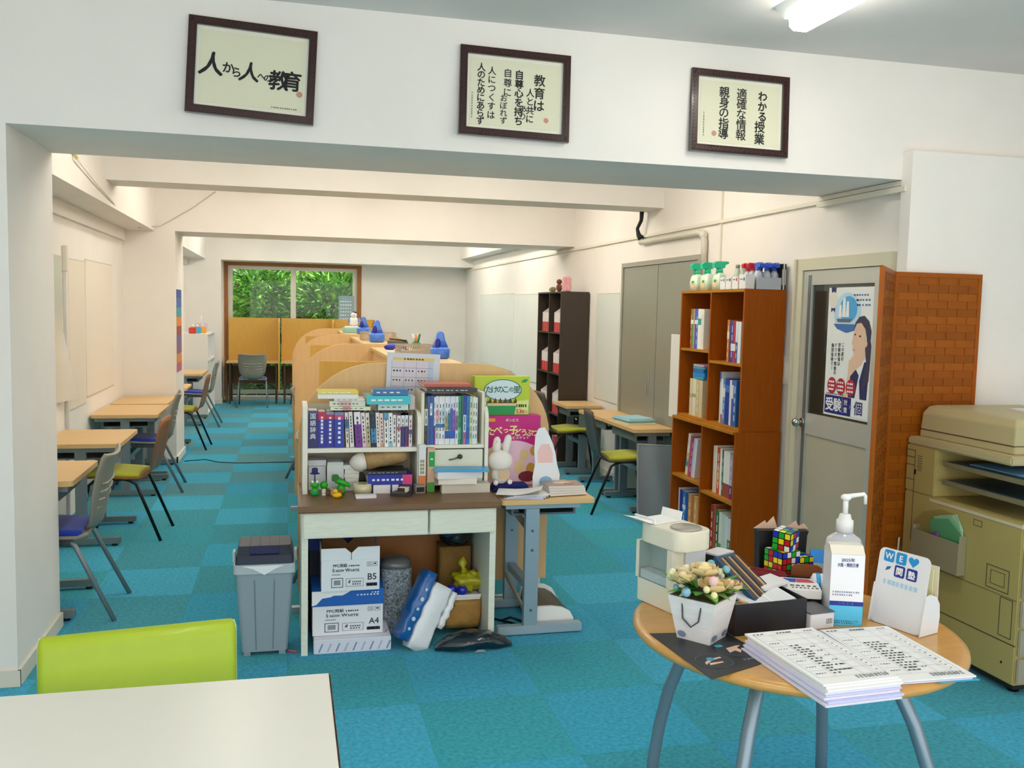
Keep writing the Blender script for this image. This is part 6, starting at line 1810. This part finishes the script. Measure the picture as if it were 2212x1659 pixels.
# ============================================================ DARK BOOKCASE FILE BOXES
fb_b = MB().prism([(0, 0), (.25, 0), (.25, .275), (.09, .275), (0, .21)], 0, .002, 'x').prism([(0, 0), (.25, 0), (.25, .275), (.09, .275), (0, .21)], .078, .080, 'x').box(.002, .078, 0, .002, .0, .21).box(.002, .078, .248, .25, .0, .275).box(.002, .078, .002, .248, 0, .002).mesh('box_body', mat('#E6DEDC', .6))
fb_r = MB().rect(0, .08, 0, .105, FY(0, -.0006, 0)).mesh('red_base', mat('#C8202A', .5), fix=False)
fb_p = MB().box(.008, .072, .02, .24, .003, .20).mesh('papers', mat('#D8CCC8', .8))
n_ = 0
for rk, (z, rn) in enumerate(((1.42, 'top'), (.98, 'second'), (.54, 'third'))):
    for ck, (ys, cn) in enumerate(((10.09, 'left'), (9.62, 'right'))):
        for k in range(3):
            if rk == 0 and k == 0 and ck == 1: pass
            t = thing('file_box', 'white red-based file box, %s from left, %s shelf, %s column of dark bookcase' % (ORD[k], rn, cn), 'file box', (2.815, ys-.086*k-.03, z+.0005), R(-90), 'file boxes in the dark bookcase')
            for me, nm in ((fb_b, 'box_body'), (fb_r, 'red_base'), (fb_p, 'papers')):
                o = D.objects.new(nm, me)
                COL.objects.link(o)
                o.parent = t
for k, (y, c) in enumerate(((10.05, '#C86A70'), (9.97, '#B84A54'), (9.58, '#C05A64'), (9.50, '#B03A44'), (9.42, '#C8282E'), (9.36, '#2A3A8A'))):
    book(2.82, y, .0185, .05, .27, .22, c, 'tall %s binder, %s from left on the bottom shelf of the dark bookcase' % (('rose', 'red', 'pinkish', 'dark red', 'bright red', 'navy')[k], ORD[k]), 'binders in the dark bookcase', face='x')
ZD = 1.8555
t = thing('toy_monkey', 'brown soft toy sitting on the dark bookcase', 'toy', (2.87, 9.62, ZD))
BT = mat('#7A3E1E', .9, sheen=.4)
MB().ball((0, 0, .045), (.035, .035, .045), 12).build('body', BT, t)
MB().ball((0, 0, .11), (.032, .032, .03), 12).build('head', BT, t)
for s in (-1, 1): MB().ball((0, s*.035, .12), .012, 8).build('ear', BT, t)
t = thing('toy_lizard', 'olive soft toy lying on the dark bookcase', 'toy', (2.88, 9.88, ZD))
OL = mat('#7A7444', .9, sheen=.4)
MB().sweep([(0, .09, .02), (0, .05, .03), (0, -.02, .032), (0, -.07, .022)], [.012, .03, .028, .008], 10).build('body', OL, t)
MB().ball((0, .10, .03), (.022, .028, .02), 10).build('head', OL, t)
t = thing('pink_pack', 'pink patterned pack standing on the dark bookcase', 'pack', (2.90, 9.44, ZD))
MB().box(-.04, .04, -.05, .05, 0, .15).build('pack_body', mat('#E2A4A8', .5, var=.2, scale=30), t, bevel=.008)
MB().box(-.03, .03, -.04, .04, .1502, .162).build('pack_top', mat('#E8B8BC', .5), t, bevel=.003)

# ============================================================ WALL BOARDS AND SHEETS
WBM = mat('#E6EAE4', .25, var=.015, scale=2)
def wall_sheet(x, y0, y1, z0, z1, label, side, m=WBM, th=.006):
    t = thing('wall_board', label, 'board', (x, (y0+y1)/2, z0))
    a, b = ((0, th) if side > 0 else (-th, 0))
    h = (y1-y0)/2
    MB().box(a, b, -h, h, 0, z1-z0).build('sheet', m, t)
    e = (a-.002, b) if side < 0 else (a, b+.002)
    MB().box(e[0], e[1], -h, h, -.008, -.0005).box(e[0], e[1], -h, h, z1-z0+.0005, z1-z0+.006).build('edge_strip', mat('#C9C6B6', .5), t)
wall_sheet(XR, 12.65, 15.0, .78, 1.88, 'white board film on the far right wall, farther piece', -1)
wall_sheet(XR, 10.95, 12.6, .72, 1.86, 'white board film on the far right wall, nearer piece', -1)
wall_sheet(XR, 8.38, 9.05, .76, 1.83, 'pale board panel between the steel door and the dark bookcase', -1)
wall_sheet(XL, 8.12, 9.3, .86, 1.98, 'pale board panel on the left wall beside the column', 1, mat('#EDE3D4', .5))
wall_sheet(XL, 7.52, 8.08, .82, 1.96, 'narrow pale board panel on the left wall', 1, mat('#EADFCF', .5))
t = thing('wall_conduit', 'white cable conduit running down the left wall', 'conduit', (XL, 7.38, 0))
MB().box(0, .022, -.02, .02, .02, 1.88).build('channel', mat('#DCD8D4', .45), t, bevel=.003)
MB().box(0, .032, -.03, .03, 1.86, 2.05).build('cover', mat('#E2DCCC', .45), t, bevel=.004)
t = thing('peeling_sheet', 'glossy white film with a curling corner on the left wall', 'sheet', (XL+.008, 6.85, .92))
rows_ = []
for i in range(9):
    y = -.55+1.0*i/8
    rows_.append([(.002+(.09*max(0, (i-4)/4)**2*max(0, 1-j/3) if i > 4 else 0), y+.02*(j == 0), 1.05*j/6) for j in range(7)])
MB().loft(rows_, cap=False, closed=False).build('film', mat('#DEDDD4', .18, coat=.4), t, fix=False)
# colourful strip calendar on the column
t = thing('strip_calendar', 'tall colourful strip calendar on the side of the left column', 'calendar', (-1.1135, 10.16, .93))
cols = ('#C86A8C', '#E09040', '#8A6A90', '#7A6A9A', '#9A4A50', '#E88A3A', '#3E9AB0', '#3A66B4', '#2E4AA0')
for k, c in enumerate(cols):
    q = MB().box(0, .003, -.21, .21, .095*k, .095*k+.094).build('month_sheet', mat(c, .5, var=.25, scale=40), t)

# ============================================================ ON THE WHITE CUBE SHELF
for k, (y, c, nm) in enumerate(((14.12, '#D8402E', 'red'), (14.30, '#3AAED0', 'sky blue'), (14.50, '#E8A030', 'orange'))):
    t = thing('toy_block', '%s toy box on top of the white cube shelf' % nm, 'toy', (-1.36+.05*k, y, 1.2005), R(15*k), 'toys on the cube shelf')
    MB().box(-.05, .05, -.05, .05, 0, .09).build('block', mat(c, .5), t, bevel=.008)
    MB().ball((0, 0, .11), .022, 10).build('knob', mat('#F0E6D0', .5), t)
t = thing('lilac_box', 'pale lilac box with handle on the white cube shelf', 'box', (-1.30, 14.85, 1.2005))
MB().box(-.08, .08, -.09, .09, 0, .14).build('box_body', mat('#D8CCE6', .5), t, bevel=.006)
MB().sweep([(0, -.06, .14), (0, -.05, .22), (0, 0, .25), (0, .05, .22), (0, .06, .14)], .006, 6).build('handle', WHITE, t)

# ============================================================ ON THE CARREL TOP SHELF
ZS = 1.3255
def basket(x, y, c, label, rz=0, w_=.17, l_=.11, h=.055):
    t = thing('wire_basket', label, 'basket', (x, y, ZS), rz)
    m = mat(c, .5)
    MB().box(-w_, w_, -l_, l_, 0, .005).build('base', m, t)
    for a, b, c_, d in ((-w_, w_, -l_, -l_+.005), (-w_, w_, l_-.005, l_), (-w_, -w_+.005, -l_+.005, l_-.005), (w_-.005, w_, -l_+.005, l_-.005)):
        MB().box(a, b, c_, d, h-.008, h).box(a, b, c_, d, .0052, .02).build('rail', m, t)
    g = MB()
    for k in range(17):
        u = -w_+.01+(2*w_-.02)*k/16
        for s in (-l_+.001, l_-.004): g.box(u-.003, u+.003, s, s+.003, .02, h-.008)
    for k in range(11):
        v = -l_+.01+(2*l_-.02)*k/10
        for s in (-w_+.001, w_-.004): g.box(s, s+.003, v-.003, v+.003, .02, h-.008)
    tag(g.build('mesh_bars', m, t), kind='stuff')
def blue_caddy(x, y, label, s=1, z=ZS):
    t = thing('pencil_caddy', label, 'caddy', (x, y, z))
    B = mat('#4A80E6', .3, coat=.3)
    MB().lathe([(.05*s, 0), (.062*s, .01*s), (.065*s, .06*s), (.05*s, .075*s)], n=20).build('cup', B, t)
    MB().loft([[(u, v, zz) for u, v in rrect(-a*s, a*s, -.03*s, .03*s, .012*s, 3)] for zz, a in ((.076*s, .05), (.12*s, .03), (.16*s, .022), (.175*s, .012))]).build('handle', B, t)
    MB().ball((-.02*s, -.04*s, .10*s), (.018*s, .012*s, .035*s), 10).build('dark_insert', mat('#1226A8', .3), t)
basket(.86, 6.32, '#B4A898', 'beige wire basket near the timetable sheet on the carrel shelf', R(2), .125, .14, .07)
blue_caddy(.955, 5.86, 'nearest blue pencil caddy on the carrel shelf', 1.0)
t = thing('blue_pouch', 'dark blue pencil pouch on the carrel shelf', 'pouch', (.78, 6.86, ZS), R(10))
lump(MB(), (0, 0, .026), (.085, .045, .026), amp=.05, seed=4).build('pouch_body', mat('#1A28B0', .4), t)
MB().box(-.06, .06, -.002, .002, .05, .053).build('zip', mat('#6A78D0', .4), t)
t = thing('pen_tray', 'white pen tray with dark pens beside the blue pouch', 'tray', (.77, 6.60, ZS), R(-8))
MB().box(-.08, .08, -.05, .05, 0, .015).build('tray', WHITE, t, bevel=.003)
MB().cyl((-.07, .0, .021), (.07, .01, .021), .005, n=8).build('pen', BLACK, t)
MB().box(-.03, .05, -.045, -.015, .0152, .025).build('eraser', mat('#D8D8C8', .6), t)
basket(.84, 8.9, '#B8A890', 'beige wire basket on the second carrel shelf', 0, .16, .18, .08)
blue_caddy(.79, 8.45, 'middle blue pencil caddy on the carrel shelf', 1.15)
blue_caddy(.83, 10.5, 'farthest blue pencil caddy on the carrel shelf', 1.2)
t = thing('pencil_box', 'grey pencil box with markers on the second carrel shelf', 'box', (.90, 7.75, ZS), R(30))
MB().box(-.03, .03, -.11, .11, 0, .04).build('box_body', mat('#6A6A5A', .5), t, bevel=.004)
MB().cyl((0, -.12, .047), (.02, .14, .052), .007, n=8).build('marker', mat('#2A1A16', .5), t)
t = thing('pen_cup', 'cup with green and orange markers on the carrel shelf', 'cup', (.985, 7.22, ZS))
MB().lathe([(.03, 0), (.035, .005), (.036, .05)], n=16).build('cup', mat('#3A8A4A', .4), t)
for k, (dx_, c) in enumerate(((-.02, '#E6E0D0'), (0, '#E88A5A'), (.02, '#1E7A4A'), (.01, '#D8F0D8'))):
    MB().cyl((dx_*.6, 0, .051), (dx_*1.5, .01*k-.01, .115), .009, n=8).build('marker', mat(c, .4), t)
t = thing('teal_tray', 'pale teal box at the far end of the carrel shelf', 'tray', (.80, 11.4, ZS))
MB().box(-.15, .15, -.15, .15, 0, .06).build('box_body', mat('#9CCFC8', .4), t, bevel=.006)
MB().box(-.12, .12, -.12, .12, .0602, .08).build('papers', PAPER, t)
t = thing('penguin_toy', 'black and white soft toy on the pale teal box', 'toy', (.78, 11.38, ZS+.0805))
MB().ball((0, 0, .06), (.06, .05, .06), 14).build('body', WHITE, t)
hd = MB().ball((0, -.005, .135), (.04, .04, .035), 12).build('head', mat('#E6E6EE', .6), t)
MB().ball((.01, -.0, .165), (.026, .026, .018), 10).build('crown', BLACK, hd)
for s in (-1, 1): MB().ball((s*.06, -.01, .07), (.014, .025, .04), 8).build('wing', mat('#8A9AD0', .6), t)
t = thing('pink_tin', 'small pink and navy tin at the far end of the carrel shelf', 'tin', (1.0, 10.9, ZS))
MB().box(-.04, .04, -.05, .05, 0, .055).build('tin_body', mat('#3A3A9A', .4), t, bevel=.004)
MB().box(-.041, .041, -.051, .051, .0552, .075).build('lid', mat('#E0B0B4', .4), t, bevel=.003)
